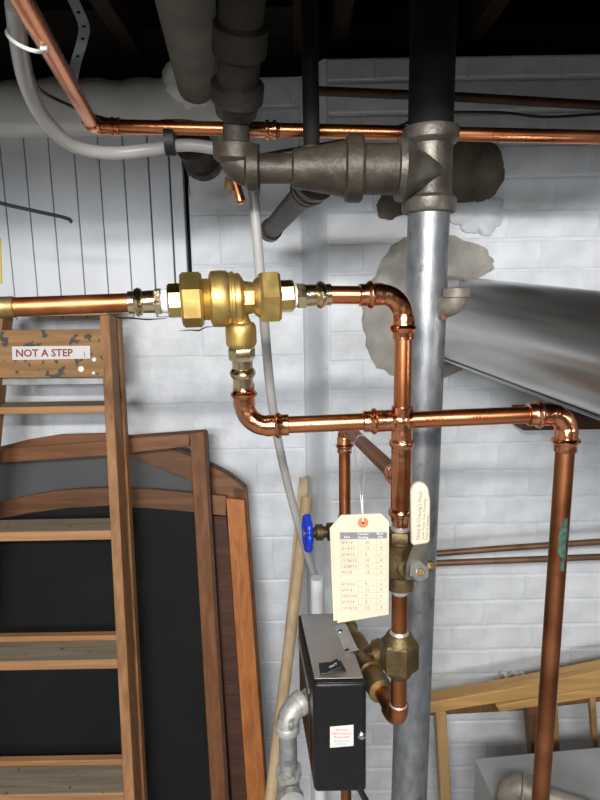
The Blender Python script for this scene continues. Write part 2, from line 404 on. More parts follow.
def rough_disc(mb, cx, cz, y, pts, thick, seed, rin=0, mi=0, jag=.08):
    rnd = random.Random(seed); n = 56; rg = []
    for k, (s, dy) in enumerate(pts):
        ring = []
        for i in range(n):
            a = 2 * math.pi * i / n
            q = 1 + jag * (math.sin(3 * a + seed) * .5 + math.sin(7 * a + 2 * seed) * .35 + rnd.uniform(-.35, .35))
            ring.append(V((cx + thick[0] * s * q * math.cos(a), y - dy - rnd.uniform(0, .003), cz + thick[1] * s * q * math.sin(a))))
        rg.append(ring)
    mb.rings(rg); return mb
cc = at(424, 312, YR)
cement = link('mortar_collar', rough_disc(MB(), cc.x, cc.z, YR, ((1.0, -.02), (.99, .003), (.93, .012), (.8, .022), (.55, .03)), (.165, .195), 3), 'cement')
tag(cement, 'rough grey mortar collar around the flue opening in the chimney', 'mortar')
sp = at(470, 172, YR)
tag(link('rubble_stone', rough_disc(MB(), sp.x, sp.z, YR, ((1.0, -.02), (.97, .012), (.8, .02), (.4, .022)), (.088, .083), 11, jag=.06), 'stone'), 'dark brown stone bedded in wall behind the stack', 'stone')
pp = at(478, 215, YR)
tag(link('plaster_patch', rough_disc(MB(), pp.x, pp.z, YR, ((1.0, -.02), (.97, .006), (.75, .014), (.3, .016)), (.07, .05), 5, jag=.2), 'paint_white'), 'lumpy pale plaster patch below the dark brown stone', 'plaster')
pp = at(448, 262, YR)
tag(link('plaster_patch', rough_disc(MB(), pp.x, pp.z, YR, ((1.0, -.02), (.97, .012), (.75, .022), (.3, .026)), (.11, .065), 8, jag=.12), 'cement'), 'beige plaster lump above the flue pipe behind the stack', 'plaster')
pp = at(390, 205, YR)
tag(link('plaster_patch', rough_disc(MB(), pp.x, pp.z, YR, ((1.0, -.02), (.97, .004), (.75, .008), (.3, .008)), (.035, .04), 9, jag=.16), 'stone'), 'small bare brown plaster patch left of the stack', 'plaster')
# brown board on the wall under the flue
p0, p1 = at(515, 396, 1.57), at(680, 422, 1.57)
tag(link('wall_board', MB().aabb(p0.x, p1.x, 1.50, 1.594, p1.z, p1.z + .05), 'shelf_brown', bevel=.002), 'dark brown wooden board fixed to wall under the flue', 'board')
# white ledge on wall lower right
zl = at(470, 679, YR).z
structure(link('trim_3', MB().aabb(at(428, 690, YR).x - .1, 1.25, 1.535, YR + .004, zl - .035, zl), 'paint_ledge', bevel=.008))
# rags / strap on the ledge
for k, x in enumerate((503, 512, 519)):
    p = at(x, 676, 1.56)
    mb = MB(); pts = [V((p.x + .004 * i * (1 if k else .6), 1.595 - .06 * i / 6, zl + .004 + .036 * math.sin(math.pi * i / 6))) for i in range(7)]
    mb.tube(pts, .006, 8)
    tag(link('rope_loop', mb, 'string'), 'pale rope loop lying on white wall ledge, %s of three' % ('leftmost', 'middle', 'rightmost')[k], 'rope', 'rope loops on the ledge')

# ================================================================== PIPE PRIMITIVES
r34 = .0111
def press(mb, p, d, r=r34, mi=0, k=1.0):
    P_ = [(-.006, 1.14), (-.001, 1.28), (.007, 1.27), (.009, 1.3), (.0105, 1.48), (.013, 1.58), (.0155, 1.48), (.017, 1.3), (.0185, 1.24), (.0265, 1.25), (.0275, 1.0)]
    mb.lathe(p, d, [(t * k, q * r) for t, q in P_], 24, mi)
def bend(c, d1, d2, rb, n=12):
    c = V(c); d1 = V(d1).normalized(); d2 = V(d2).normalized(); w = math.sin(d1.angle(d2) / 2)
    a, b = c + d1 * rb, c + d2 * rb; out = []
    for i in range(n + 1):
        t = i / n; q0, q1, q2 = (1 - t) ** 2, 2 * t * (1 - t) * w, t * t
        out.append((a * q0 + c * q1 + b * q2) / (q0 + q1 + q2))
    return out
def press_elbow(c, d1, d2, rb=.028, r=r34):
    mb = MB(); mb.tube(bend(c, d1, d2, rb), r * 1.18, 24)
    press(mb, V(c) + V(d1).normalized() * rb, d1, r); press(mb, V(c) + V(d2).normalized() * rb, d2, r); return mb
def pipe(a, b, r=r34, seg=24): return MB().tube([a, (V(a) + V(b)) / 2, b], r, seg)
def xz(px, py, Y, X=None):
    p = at(px, py, Y)
    if X is not None: p.x = X
    return p

# ================================================================== COPPER MANIFOLD
YM = .76
XR_ = at(402, 420, YM).x
z_top = at(402, 293.5, .765).z
z_mid = at(402, 420, YM).z
def row(x): return at(x, 302.5 - (x - 130) * .0395, .70 + .062 * x / 350)
ud = (row(330) - row(140)).normalized()
man = thing('copper_manifold', 'bright copper pipe manifold with press fittings in front of the grey stack', 'pipe', V((XR_, YM, at(402, 520, YM).z)))
ctop = V((XR_, YM, z_top))
link('elbow', press_elbow(ctop, -ud, V((0, 0, -1)), .030), 'copper_fitting', man)
p_r = row(326)
link('pipe', pipe(p_r, ctop - ud * .05), 'copper', man)
link('pipe', pipe(V((XR_, YM, z_top - .05)), V((XR_, YM, z_mid + .015))), 'copper', man)
# cross/tee in the middle
cmid = V((XR_, YM, z_mid))
hd = V((1, .0, (at(530, 416, YM).z - at(270, 427, YM).z) / (at(530, 416, YM).x - at(270, 427, YM).x))).normalized()
def on_h(px): return cmid + hd * ((at(px, 420, YM).x - XR_) / hd.x)
mb = MB(); mb.tube([on_h(372), on_h(411)], r34 * 1.26, 24); press(mb, on_h(384), -hd)
mb.tube([cmid + V((0, 0, .018)), cmid - V((0, 0, .03))], r34 * 1.24, 24)
mb.lathe(on_h(390), hd, [(0, r34 * 1.2), (.004, r34 * 1.4), (.008, r34 * 1.2)], 24); mb.lathe(on_h(404), hd, [(0, r34 * 1.2), (.005, r34 * 1.42), (.010, r34 * 1.2)], 24)
link('tee', mb, 'copper_fitting', man)
link('pipe', pipe(on_h(285), on_h(378)), 'copper', man)
c_r = on_h(567); ydrop = on_h(567)
pr_ = link('pipe', pipe(on_h(408), on_h(535)), 'copper', man)
zE = V((0, 0, -1))
link('elbow', press_elbow(c_r, -hd, zE, .024, .0118), 'copper_fitting', man)
# left elbow, from the valve's branch down and to the right
c_l = V((at(245, 425, YM).x, on_h(245).y, on_h(245).z))
link('elbow', press_elbow(c_l, V((0, 0, 1)), hd, .030), 'copper_fitting', man)
# tall tee with branch below the cross
zt1, zt2 = at(402, 445, YM).z, at(402, 510, YM).z
mb = MB(); mb.tube([V((XR_, YM, zt1 + .008)), V((XR_, YM, zt2 - .008))], r34 * 1.24, 24)
for z, d in ((zt1, 1), (zt2, -1)): mb.lathe((XR_, YM, z), (0, 0, d), [(-.004, r34 * 1.2), (0, r34 * 1.46), (.003, r34 * 1.5), (.006, r34 * 1.44), (.009, r34 * 1.2), (.016, r34 * 1.15)], 24)
cbr = V((XR_, YM, at(398, 480, YM).z))
b_end = atz(344.5, 426, cbr.z)
bd = (b_end - cbr).normalized()
mb.lathe(cbr, bd, [(0, r34 * 1.1), (.022, r34 * 1.12), (.024, r34 * 1.35), (.029, r34 * 1.35), (.031, r34 * 1.12), (.036, r34 * 1.1)], 24)
link('tee', mb, 'copper_fitting', man)
link('pipe', pipe(V((XR_, YM, zt2 - .01)), V((XR_, YM, at(402, 529, YM).z))), 'copper_fitting', man)
link('pipe', pipe(cbr + bd * .03, b_end - bd * .03), 'copper_brown', man)
XB, YB_ = b_end.x, b_end.y
link('elbow', press_elbow(b_end, -bd, zE, .024), 'copper_fitting', man)
zend = .1
link('pipe', pipe(b_end + zE * .045, V((XB, YB_, at(345, 514, YB_).z))), 'copper_old', man)
zv = at(338, 531, YB_).z
link('tee', MB().lathe((XB, YB_, zv - .03), (0, 0, 1), [(0, .0128), (.012, .0145), (.02, .0185), (.04, .0185), (.05, .0145), (.06, .0128)], 20), 'brass_old', man)
link('solder_ring', MB().lathe((XB, YB_, zv + .029), (0, 0, 1), [(0, .0128), (.002, .0134), (.006, .0118)], 20), 'solder', man)
link('pipe', pipe(V((XB, YB_, zv - .028)), V((XB, YB_, zend))), 'copper_old', man)
# red print on the copper
mb = MB()
def print_on(mb, t, px, size, flip=False):
    vs, fs = text_geo(t, .012); p0 = on_h(px); s = -1 if flip else 1; rr = r34 + .0003; out = []
    for v in vs:
        a = (v.y * size * s - .003 + (.006 if flip else 0)) / rr
        out.append(p0 + hd * (v.x * size * s) + V((0, -math.cos(a), 0)) * rr + V((0, 0, math.sin(a + .12))) * rr)
    mb.add(out, fs)
print_on(mb, '3OHO', 423, .0082)
link('printed_lettering', mb, 'print_red', man)
mb = MB(); print_on(mb, 'VEE U', 470, .0075)
link('printed_lettering', mb, 'print_red', man)
mb = MB(); print_on(mb, 'Z A', 303, .0085)
link('printed_lettering', mb, 'ink_sign', man)
mb = MB(); print_on(mb, '-- V', 334, .006)
link('printed_lettering', mb, 'ink_sign', man)
mb = MB()
for px, t in ((336, 'Z'), (341, 'C'), (346, 'S')):
    p = row(px); mb.text(t, p + V((0, -r34 - .0004, -.004)), ud, V((0, 0, 1)), .0085)
link('printed_lettering', mb, 'print_red', man)
# right drop pipe
drop = thing('copper_drop_pipe', 'weathered brown copper drop pipe with green verdigris streak at right', 'pipe', V((c_r.x, c_r.y, .1)))
rD = .0122
dtop = c_r + zE * .045; dbot = V((c_r.x - .013, c_r.y, .12))
link('pipe', pipe(dtop, dbot, rD), 'copper_brown', drop)
mb = MB(); zA, zB = at(565, 515, YM).z, at(563, 567, YM).z
rnd = random.Random(3); rs = []
for i in range(13):
    z = zA + (zB - zA) * i / 12; xo = c_r.x - .013 * (dtop.z - z) / (dtop.z - dbot.z); w0 = math.radians(-24 + 4 * math.sin(i * 1.3)); w1 = math.radians(24 + 5 * math.sin(i * 1.9) - (22 if i > 8 or i < 2 else 0))
    rs.append([V((xo - (rD + .0004) * math.sin(a), c_r.y - (rD + .0004) * math.cos(a), z)) for a in [w0 + (w1 - w0) * j / 5 for j in range(6)]])
vs = [p for r_ in rs for p in r_]; fs = [[i * 6 + j, i * 6 + j + 1, i * 6 + 7 + j, i * 6 + 6 + j] for i in range(12) for j in range(5)]
mb.add(vs, fs)
s_ = link('verdigris_streak', mb, 'patina', drop); s_['label'] = 'green verdigris streak'

# ================================================================== INLET PIPE, LEFT
inl = thing('copper_inlet_pipe', 'weathered copper inlet pipe entering from the left edge', 'pipe', row(0))
link('pipe', pipe(row(-90), row(131)), 'copper_old', inl)
link('coupling', MB().lathe(row(-60), ud, [(0, r34), (.001, r34 * 1.12), (.079, r34 * 1.12), (.081, r34)], 24), 'brass_mid', inl)
yl = row(-6)
yh = thing('valve_handle', 'yellow valve lever at the left edge above the inlet pipe', 'handle', yl)
link('lever', MB().prism([at(-16, 236, .69), at(-.6, 236, .69), at(.4, 284, .69), at(-14, 284, .69)], (0, .006, 0)), 'yellow_plastic', yh, bevel=.002)
link('stem', MB().lathe(at(-8, 284, .693), (0, 0, -1), [(0, .006), (.022, .006)], 12), 'brass_mid', yh)

# ================================================================== BACKFLOW VALVE
vl = thing('backflow_valve', 'cast brass backflow valve with two large hex union nuts', 'valve', row(245))
pm = pxm(row(230))
def lx(prof, seg=32, rot=0):
    o = row(prof[0][0]); return MB().lathe(o, ud, [((row(x) - o).length, r * pm) for x, r in prof], seg, 0, rot)
def hx(x0, x1, rpx, rot=0, n=6):
    o = row(x0); return MB().hexa(o, ud, 0, (row(x1) - o).length, rpx * pm, rot, .1, 0, n)
def press_adapter(xa, xb, flip):
    # press cup towards the pipe, hex towards the valve
    mb = MB(); s = 1 if not flip else -1
    mb2 = lx([(xa, 9.6), (xa + s * .5, 11), (xa + s * 6, 11), (xa + s * 7.5, 13), (xa + s * 10.5, 14.2), (xa + s * 13.5, 13), (xa + s * 15, 10.8), (xa + s * 27, 11.2)] if not flip else
             [(xa - 27, 11.2), (xa - 15, 10.8), (xa - 13.5, 13), (xa - 10.5, 14.2), (xa - 7.5, 13), (xa - 6, 11), (xa - .5, 11), (xa, 9.6)])
    return mb2
o = link('press_adapter', press_adapter(128, 155, False), 'brass_bright', vl)
link('hex_collar', hx(154, 162, 13.2, .2), 'brass_bright', o)
link('thread_tape', lx([(161, 10.5), (163, 11.6), (166, 12), (169, 11.6)], 20), 'tape_white', o)
link('tailpiece', hx(168, 184, 17.8, .35, 8), 'brass_machined', vl)
link('union_nut', hx(181, 203, 27.5, .52 + .15), 'brass_cast', vl)
body = lx([(200, 19), (203, 20), (204, 21), (206, 20), (207, 21), (209, 20), (210, 24), (212, 27.5), (221, 28), (227, 27.5), (229.5, 25.5), (230.5, 25.5), (231.5, 26.5), (234, 26.5), (235, 24.5), (236.5, 24.5), (237.5, 25), (240, 24.5), (242.5, 21), (244.5, 17), (253, 15.5), (255.5, 18.5), (259, 20.5), (262, 20)])
bo = link('body', body, 'brass_cast', vl)
pb = row(249.5)
link('boss', MB().box(pb + V((0, -.0185, .0)), ud * .0085, V((0, .004, 0)), V((0, 0, .009))), 'brass_cast', bo, bevel=.0012)
mb = MB(); fy = pb + V((0, -.0229, 0))
mb.prism([fy + V((0, 0, -.006)), fy + V((.0045, 0, 0)), fy + V((.0015, 0, 0)), fy + V((.0015, 0, .006)), fy + V((-.0015, 0, .006)), fy + V((-.0015, 0, 0)), fy + V((-.0045, 0, 0))], (0, -.0006, 0))
link('flow_arrow', mb, 'brass_machined', bo)
link('union_nut', hx(259, 279.5, 28, 0.0), 'brass_cast', vl)
link('tailpiece', hx(278, 293.5, 16.5, .2, 8), 'brass_machined', vl)
o = link('press_adapter', press_adapter(331, 304, True), 'brass_bright', vl)
link('hex_collar', hx(296, 305.5, 13.6, .1), 'brass_bright', o)
link('thread_tape', lx([(292, 12), (294, 12), (297, 11)], 20), 'tape_white', o)
# branch going down
q0 = V((c_l.x, row(245).y + .0, row(245).z)); dn = (c_l - q0).normalized()
def dz(y): return (at(245, y, .75).z - q0.z) / dn.z
bp = lambda prof, seg=32: MB().lathe(q0, dn, [(dz(y), r * pm) for y, r in prof], seg)
link('branch_outlet', bp([(303, 11), (312, 8), (318, 9), (322, 11), (323, 13.8), (325.5, 15.4), (330, 15.8), (342, 15.8), (344.5, 15.2), (346.5, 13.6), (347, 10)]), 'brass_cast', vl)
o = link('branch_adapter', bp([(359, 11), (361, 10.8), (368, 10.6), (369.5, 12.5), (373, 13.8), (376.5, 12.5), (378, 10.6), (387, 10.4)]), 'brass_bright', vl)
link('hex_collar', MB().hexa(q0, dn, dz(347), dz(360), 13.8 * pm, .3), 'brass_bright', o)
mb = MB()
for y, t, s in ((334, 'WATER', .0055), (343, '(G)', .0062), (320.5, 'AVT', .005)):
    vs, fs = text_geo(t); wd = max(v.x for v in vs); rr = 15.7 * pm if y > 325 else 10 * pm; out = []
    ctr = q0 + dn * dz(y)
    for v in vs:
        a = (v.x - wd / 2) * s / rr
        out.append(ctr + V((math.sin(a) * rr, -math.cos(a) * rr, v.y * s)))
    mb.add(out, fs)
link('raised_lettering', mb, 'brass_machined', vl)

# ================================================================== BALL VALVE
zb = lambda y: at(404, y, YM).z
bv = thing('ball_valve', 'old brass ball valve with cream vinyl lever below copper tee', 'valve', V((XR_, YM, zb(590))))
L0 = V((XR_, YM, 0))
def vert(prof, seg=28, x=XR_, y=YM): return MB().lathe((x, y, 0), (0, 0, 1), [(zb(yy), r * .00132) for yy, r in prof], seg)
bd_ = link('body', vert([(589, 10), (587, 14), (576, 14.5), (573, 13.5), (571, 19), (566, 20), (556, 20.5), (546, 20), (541, 17.5), (538, 14)]), 'brass_old', bv)
link('hex_waist', MB().hexa((XR_ - .002, YM, 0), (0, 0, 1), zb(572), zb(540), 21.5 * .00132, .75, .08, 0, 8), 'brass_old', bv)
link('hex_end', MB().hexa((XR_, YM, 0), (0, 0, 1), zb(546), zb(529), 15.5 * .00132, .3), 'brass_old', bv)
link('solder_ring', vert([(529.5, 10.3), (527.5, 10.3), (525.5, 8.6)]), 'solder', bv)
link('solder_ring', vert([(593, 8.6), (590.5, 10.2), (588, 10.4)]), 'solder', bv)
sn = at(416.5, 571, .705); sb = V((XR_, YM, at(404, 566, YM).z)); sd = (sn - sb).normalized()
link('stem_boss', MB().lathe(sb, sd, [(0, .015), (.03, .0135), (.034, .009), ((sn - sb).length - .004, .008)], 20), 'brass_old', bv)
lev = MB()
upv = V((.05, -.02, 1)).normalized(); sxv = upv.cross(sd).normalized()
if sxv.x < 0: sxv = -sxv
l_top = at(420, 500, .700); l_b = sn + sd * -.002
lev.prism([l_b - sxv * .0135 - upv * .012, l_b + sxv * .0135 - upv * .012, l_b + sxv * .0145 + upv * .01, at(426, 544, .702), at(426, 505, .702), at(413, 505, .702), at(413, 544, .702), l_b - sxv * .0145 + upv * .01], sd * .003)
link('lever', lev, 'cast_iron_silver', bv, bevel=.001)
nt_ = link('stem_nut', MB().hexa(sn, sd, .001, .012, .0132, .3), 'nut_steel', bv)
link('stem_end', MB().lathe(sn, sd, [(.0, .005), (.0140, .005), (.015, .004)], 14), 'brass_mid', nt_)
poly = []
xl, xr, yt, yb2 = 410.5, 430, 482, 545
for i in range(13):
    a = math.pi * i / 12; poly.append(at((xl + xr) / 2 - .2 - 9.3 * math.cos(a), 493.5 - 11 * math.sin(a), .697))
poly += [at(430.5, 500, .697), at(430.3, 541, .697), at(428, 544, .697), at(413, 546, .697), at(411.3, 543, .697)]
sl = link('lever_sleeve', MB().prism(poly, (0, .009, 0)), 'vinyl_cream', bv, bevel=.0025, bseg=3)
sl['label'] = 'cream vinyl lever sleeve printed with small gold lettering'
mb = MB(); Xv = V((.03, 0, 1)).normalized(); Yv = V((-1, 0, .03)).normalized()
for px, t, s in ((419.6, "Nova & Cheung's Hose", .0066), (424, 'Sewer Pump Tank Plumbing', .0047), (427.6, 'Drains & Heating', .0045)):
    mb.text(t, at(px, 540, .6966), Xv, Yv, s)
link('printed_lettering', mb, 'ink_gold', sl)
link('packing_nut', MB().hexa(at(421, 566, YM + .004), (1, 0, -.02), 0, .017, .0075), 'brass_mid', bv)

# ================================================================== SUPPLY LEG BELOW THE BALL VALVE
zq = at(401, 722, YM).z
leg = thing('copper_supply_leg', 'old copper leg with brass union joining the black control box', 'pipe', V((XR_, YM, zq)))
link('pipe', pipe(V((XR_, YM, zb(588))), V((XR_, YM, zb(634)))), 'copper_old', leg)
link('solder_ring', vert([(635, 11), (632.5, 10.4), (630, 8.6)]), 'solder', leg)
un = link('pipe_union', MB().hexa((XR_, YM, 0), (0, 0, 1), zb(668), zb(640), .0272, .22, .1), 'brass_old', leg)
link('union_shoulder', vert([(641, 18), (638, 15), (634.5, 13.5), (632.5, 11.5)]), 'brass_old', un)
link('union_shoulder', vert([(675, 11), (673, 13), (667, 16)]), 'brass_old', un)
link('pipe', pipe(V((XR_, YM, zb(672))), V((XR_, YM, zq + .022))), 'copper_old', leg)
link('solder_ring', vert([(708, 10), (706, 10.6), (703, 8.6)]), 'solder', leg)
cq = V((XR_, YM, zq)); fend = atz(345, 627, zq + .004)
fd = (fend - cq).normalized(); fl_ = (fend - cq).length
mb = MB(); mb.tube(bend(cq, V((0, 0, 1)), fd, .024), r34 * 1.26, 22); mb.lathe(cq, V((0, 0, 1)), [(.022, r34 * 1.26), (.028, r34 * 1.28)], 22)
mb.lathe(cq, fd, [(.022, r34 * 1.26), (.03, r34 * 1.28)], 22)
link('elbow', mb, 'copper_old', leg)
link('pipe', pipe(cq + fd * .025, cq + fd * (fl_ * .38)), 'copper_old', leg)
T = lambda f: fl_ * f
link('adapter', MB().lathe(cq, fd, [(T(.26), .0125), (T(.27), .0195), (T(.36), .020), (T(.39), .0175), (T(.47), .017)], 22), 'brass_mid', leg)
mb = MB().lathe(cq, fd, [(T(.44), .0165), (T(.45), .021), (T(.52), .021), (T(.54), .019), (T(.70), .019), (T(.72), .0215), (T(.80), .0215), (T(.81), .017), (T(.95), .017), (T(.96), .021), (T(1.04), .021), (T(1.05), .015)], 22)
tc_ = cq + fd * T(.6)
mb.lathe(tc_, V((.75, -.12, .45)), [(0, .017), (.024, .0175), (.026, .021), (.038, .021), (.039, .012)], 18)
link('tee', mb, 'brass_mid', leg)

# ================================================================== DRAIN VALVE WITH BLUE WHEEL
dv0 = V((XB, YB_, zv)); hw = at(307.5, 533, YB_ - .01); dd = (hw - dv0).normalized(); dl = (hw - dv0).length
dvv = thing('drain_valve', 'brass drain valve with bright blue wheel handle behind the paper tag', 'valve', dv0)
link('body', MB().lathe(dv0, dd, [(.012, .013), (.022, .0175), (.034, .0175), (.036, .011), (.043, .011), (.044, .0155), (dl - .017, .0155), (dl - .014, .010), (dl - .002, .006)], 22), 'brass_old', dvv)
wh = MB(); u, w = perp(dd); n = 48; Rw = .030
wh.tube([hw + (u * math.cos(a) + w * math.sin(a)) * Rw * (1 + .07 * math.cos(8 * a)) for a in [2 * math.pi * i / n for i in range(n)]], .0068, 12, closed=True)
wheel = link('wheel_handle', wh, 'blue_enamel', dvv)
for k in range(4):
    a = math.pi / 4 + k * math.pi / 2; e = (u * math.cos(a) + w * math.sin(a))
    link('spoke', MB().tube([hw + e * .004, hw + e * Rw], .0045, 8), 'blue_enamel', wheel)
link('hub_screw', MB().lathe(hw, dd, [(-.004, .008), (.006, .008), (.0085, .0055)], 14), 'chrome', wheel)

# ================================================================== PAPER TAG
YT = .705
tg = thing('paper_tag', 'manila paper service tag with table of readings hanging on string', 'tag', at(361, 568, YT))
def tpt(x, y, d=0): return at(x, y, YT + d + (x - 360) * .00008)
card = [(331.5, 527), (341.5, 515), (381, 513.5), (389, 521.5), (388.6, 614.5), (337.5, 623)]
card2 = [(329.8, 528), (340, 516), (380, 515), (387, 523), (384, 611), (333.5, 621)]
link('back_card', MB().prism([tpt(*p, .003) for p in card2], (0, .0006, 0)), 'paper_manila', tg)
cd = link('card', MB().prism([tpt(*p) for p in card], (0, .0006, 0)), 'paper_manila', tg)
g0 = tpt(363, 522.5, -.0004)
link('grommet', MB().lathe(g0, (0, -1, 0), [(0, .0066), (.0006, .0066), (.0007, .0018)], 24), 'grommet', tg)
link('eyelet', MB().lathe(g0 + V((0, -.0008, 0)), (0, -1, 0), [(0, .0016), (.0002, .0014)], 12), 'pipe_black', tg)
f = -.0003
hdr = MB().add([tpt(340, 532.3, f), tpt(387, 532.3, f), tpt(387, 538.2, f), tpt(340, 539.2, f)], [[0, 1, 2, 3]])
hd_o = link('table_header', hdr, 'ink_grey', cd, smooth=False)
mb = MB(); tx = (tpt(380, 560) - tpt(345, 560.2)).normalized(); ty = V((.03, 0, 1)).normalized()
for x, y, t in ((347, 538, 'Date'), (363, 534.9, 'Counter'), (363, 538.2, 'Reading'), (380, 534.6, 'Blow'), (380, 538, 'Y/N')):
    mb.text(t, tpt(x, y, f * 2), tx, ty, .0041, 'c')
link('header_lettering', mb, 'ink_white', hd_o, smooth=False)
gr = MB()
def line(mb, a, b, w, d=f):
    pa, pb = tpt(*a, d), tpt(*b, d); t = (pb - pa).normalized(); nn = V((-t.z, 0, t.x)) * w / 2
    mb.add([pa - nn, pb - nn, pb + nn, pa + nn], [[0, 1, 2, 3]])
nrow = 12
for i in range(nrow + 1):
    y = 539 + i * 5.95; line(gr, (340 + i * .02, y + .6), (387, y - .4), .00035)
for x in (340.3, 358, 376.5, 387): line(gr, (x, 539), (x + .2, 610.8), .00035)
link('table_grid', gr, 'ink_light', cd, smooth=False)
wr = MB(); rnd = random.Random(12)
for i in range(nrow):
    y = 543.9 + i * 5.95
    if i == 6: continue
    wr.text('%d/%d/%d' % (rnd.randint(1, 12), rnd.randint(1, 28), 13 + i // 6), tpt(341.5, y, f), tx, ty, .0054)
    wr.text(str([10, 12, 6, 10, 15, 13, 8, 9, 11, 7, 3, 12][i]), tpt(365, y - .2, f), tx, ty, .0054)
    wr.text(rnd.choice(['Y', 'v', '/', 'V']), tpt(380, y - .3, f), tx, ty, .0058)
link('handwriting', wr, 'ink_pencil', cd, smooth=False)
bp_ = cbr + bd * ((b_end - cbr).length * .62)
top_s = V((0, 0, 0)) + bp_ + V((0, 0, r34 + .001))
st = MB()
for s in (-1, 1):
    st.tube([g0 + V((0, -.001, .001)), tpt(361.5 + s, 495, -.004), bp_ + V((s * .0105 - .002, -.006, -.012)), bp_ + V((s * .0118, 0, .001)), bp_ + V((s * .006, 0, .0108)), top_s], .00055, 6)
    st.tube([bp_ + V((-.004, -.014, -.014)), bp_ + V((-.004 - .016 * (s > 0) - .004, -.018, -.018 + .01 * s))], .0005, 6)
link('string', st, 'string', tg)

# ================================================================== BLACK CONTROL BOX
Yf, Yb = .75, .937
zt0 = at(340, 683, Yf).z
F0 = at(313, 684.5, Yf); F1 = at(367, 681, Yf); F0.z = F1.z = zt0
K0 = at(298, 617, Yb); K0.z = zt0; K1 = K0 + (F1 - F0)
zbot = at(340, 793, Yf).z
bx = thing('control_box', 'black low water control box with grey metal top and rocker switch', 'control box', V((F0.x, Yf, zbot)))
dzv = V((0, 0, zbot - zt0))
bh = link('housing', MB().prism([F0, F1, K1, K0], dzv), 'enamel_black', bx, bevel=.006, bseg=3)
ctr = (F0 + F1 + K0 + K1) / 4
ins = [ctr + (p - ctr) * .91 + V((0, 0, .0006)) for p in (F0, F1, K1, K0)]
link('top_plate', MB().prism(ins, (0, 0, .0012)), 'steel_plate', bx, bevel=.0008)
lipm = MB().prism([F0 + V((.004, -.0022, -.001)), F1 + V((.0, -.0022, -.001)), F1 + V((0, .004, -.001)), F0 + V((.004, .004, -.001))], (0, 0, .0035))
link('front_lip', lipm, 'enamel_black', bx, bevel=.001)
zt1_ = zt0 + .0018
def btop(px, py, h=0): return atz(px, py, zt1_ + h)
br = link('bracket_plate', MB().prism([btop(334, 627.5), btop(346, 625.5), btop(358.5, 652), btop(345.5, 655)], (0, 0, .004)), 'steel_zinc', bx, bevel=.0012)
for px, py in ((340, 631), (347, 650)):
    c = btop(px, py, .004); s = link('screw', MB().lathe(c, (0, 0, 1), [(0, .0042), (.0015, .0042), (.0028, .002)], 14), 'chrome', br)
link('bracket_foot', MB().prism([btop(345.5, 655), btop(358.5, 652), btop(359, 653.5), btop(346, 656.5)], (0, 0, .006)), 'chrome', br)
sw = link('switch_bezel', MB().prism([btop(318.5, 664.5), btop(341, 662), btop(346.5, 672), btop(320.5, 675.5)], (0, 0, .003)), 'plastic_black', bx, bevel=.001)
a, b, c_, d_ = btop(325, 666, .003), btop(337, 663.8, .003), btop(341.5, 670.8, .003), btop(328, 673, .003)
rk = MB(); up = V((0, 0, .010)); rk.add([a, b, c_, d_, a + V((0, 0, .001)), b + up * .9, c_ + up * .75, d_ + V((0, 0, .001))], [[0, 3, 2, 1], [4, 5, 6, 7], [0, 1, 5, 4], [1, 2, 6, 5], [2, 3, 7, 6], [3, 0, 4, 7]])
ro = link('rocker', rk, 'plastic_black', sw, bevel=.0008)
mb = MB(); A_, B_ = a + V((0, 0, .0012)), b + up * .9; xd = (B_ - A_).normalized(); yd = ((A_ - (d_ + V((0, 0, .001)))).normalized())
mb.text('TEST', A_ + (B_ - A_) * .18 - yd * .0125 + xd.cross(yd).normalized() * .0006, xd, yd, .0062)
link('switch_lettering', mb, 'ink_white', ro, smooth=False)
# sticker on the front face
fx = (F1 - F0).normalized(); fz = V((0, 0, 1)); fn = fx.cross(fz)
if fn.y > 0: fn = -fn
def ffp(px, py, d=0):
    dr = ray(px, py); t = (F0 - CO).dot(fn) / dr.dot(fn); return CO + dr * t + fn * d
cs = [ffp(330, 726.5), ffp(353.5, 724.5), ffp(353.5, 745.5), ffp(330, 747.5)]
so = link('sticker', MB().prism([p + fn * .0003 for p in cs], fn * .0003), 'paper_sticker', bx, bevel=0)
mb = MB()
for y, t, s in ((730.5, 'Annual', .0058), (734, 'Maintenance', .0054), (737.6, 'Required', .0058)):
    mb.text(t, ffp(341.5, y, .0009), fx, fz, s, 'c')
link('sticker_lettering', mb, 'ink_red', so, smooth=False)
mb = MB()
for y, t, s in ((741.2, 'See instructions', .0034), (744, 'in manual', .0034)):
    mb.text(t, ffp(341.5, y, .0009), fx, fz, s, 'c')
link('sticker_lettering', mb, 'ink_grey', so, smooth=False)
sc = ffp(361.8, 735.5)
link('screw', MB().lathe(sc, fn, [(0, .0056), (.002, .0056), (.0042, .003), (.0043, .001)], 16), 'chrome', bx)
# brown label plate on the left side face
lv = (K0 - F0).normalized(); ln = V((0, 0, 1)).cross(lv)
if ln.x > 0: ln = -ln
def lfp(f_, z, d=.0005): return F0 + lv * ((K0 - F0).length * f_) + V((0, 0, z)) + ln * d
link('side_label', MB().prism([lfp(.22, -.045), lfp(.9, -.045), lfp(.9, -.15), lfp(.22, -.15)], ln * .0008), 'shelf_brown', bx)
link('side_latch', MB().prism([lfp(.2, -.035), lfp(.92, -.035), lfp(.92, -.043), lfp(.2, -.043)], ln * .002), 'strap_steel', bx)
pc = [V((at(348, 790, .80).x, .83, zbot + .01)), V((at(352, 797, .80).x, .82, zbot - .03)), V((at(375, 830, .80).x, .84, zbot - .12)), V((.12, .9, 0.01))]
tag(link('power_cable', MB().tube(pc, .005, 10), 'cable_black'), 'black power cable leaving the underside of black control box', 'cable')

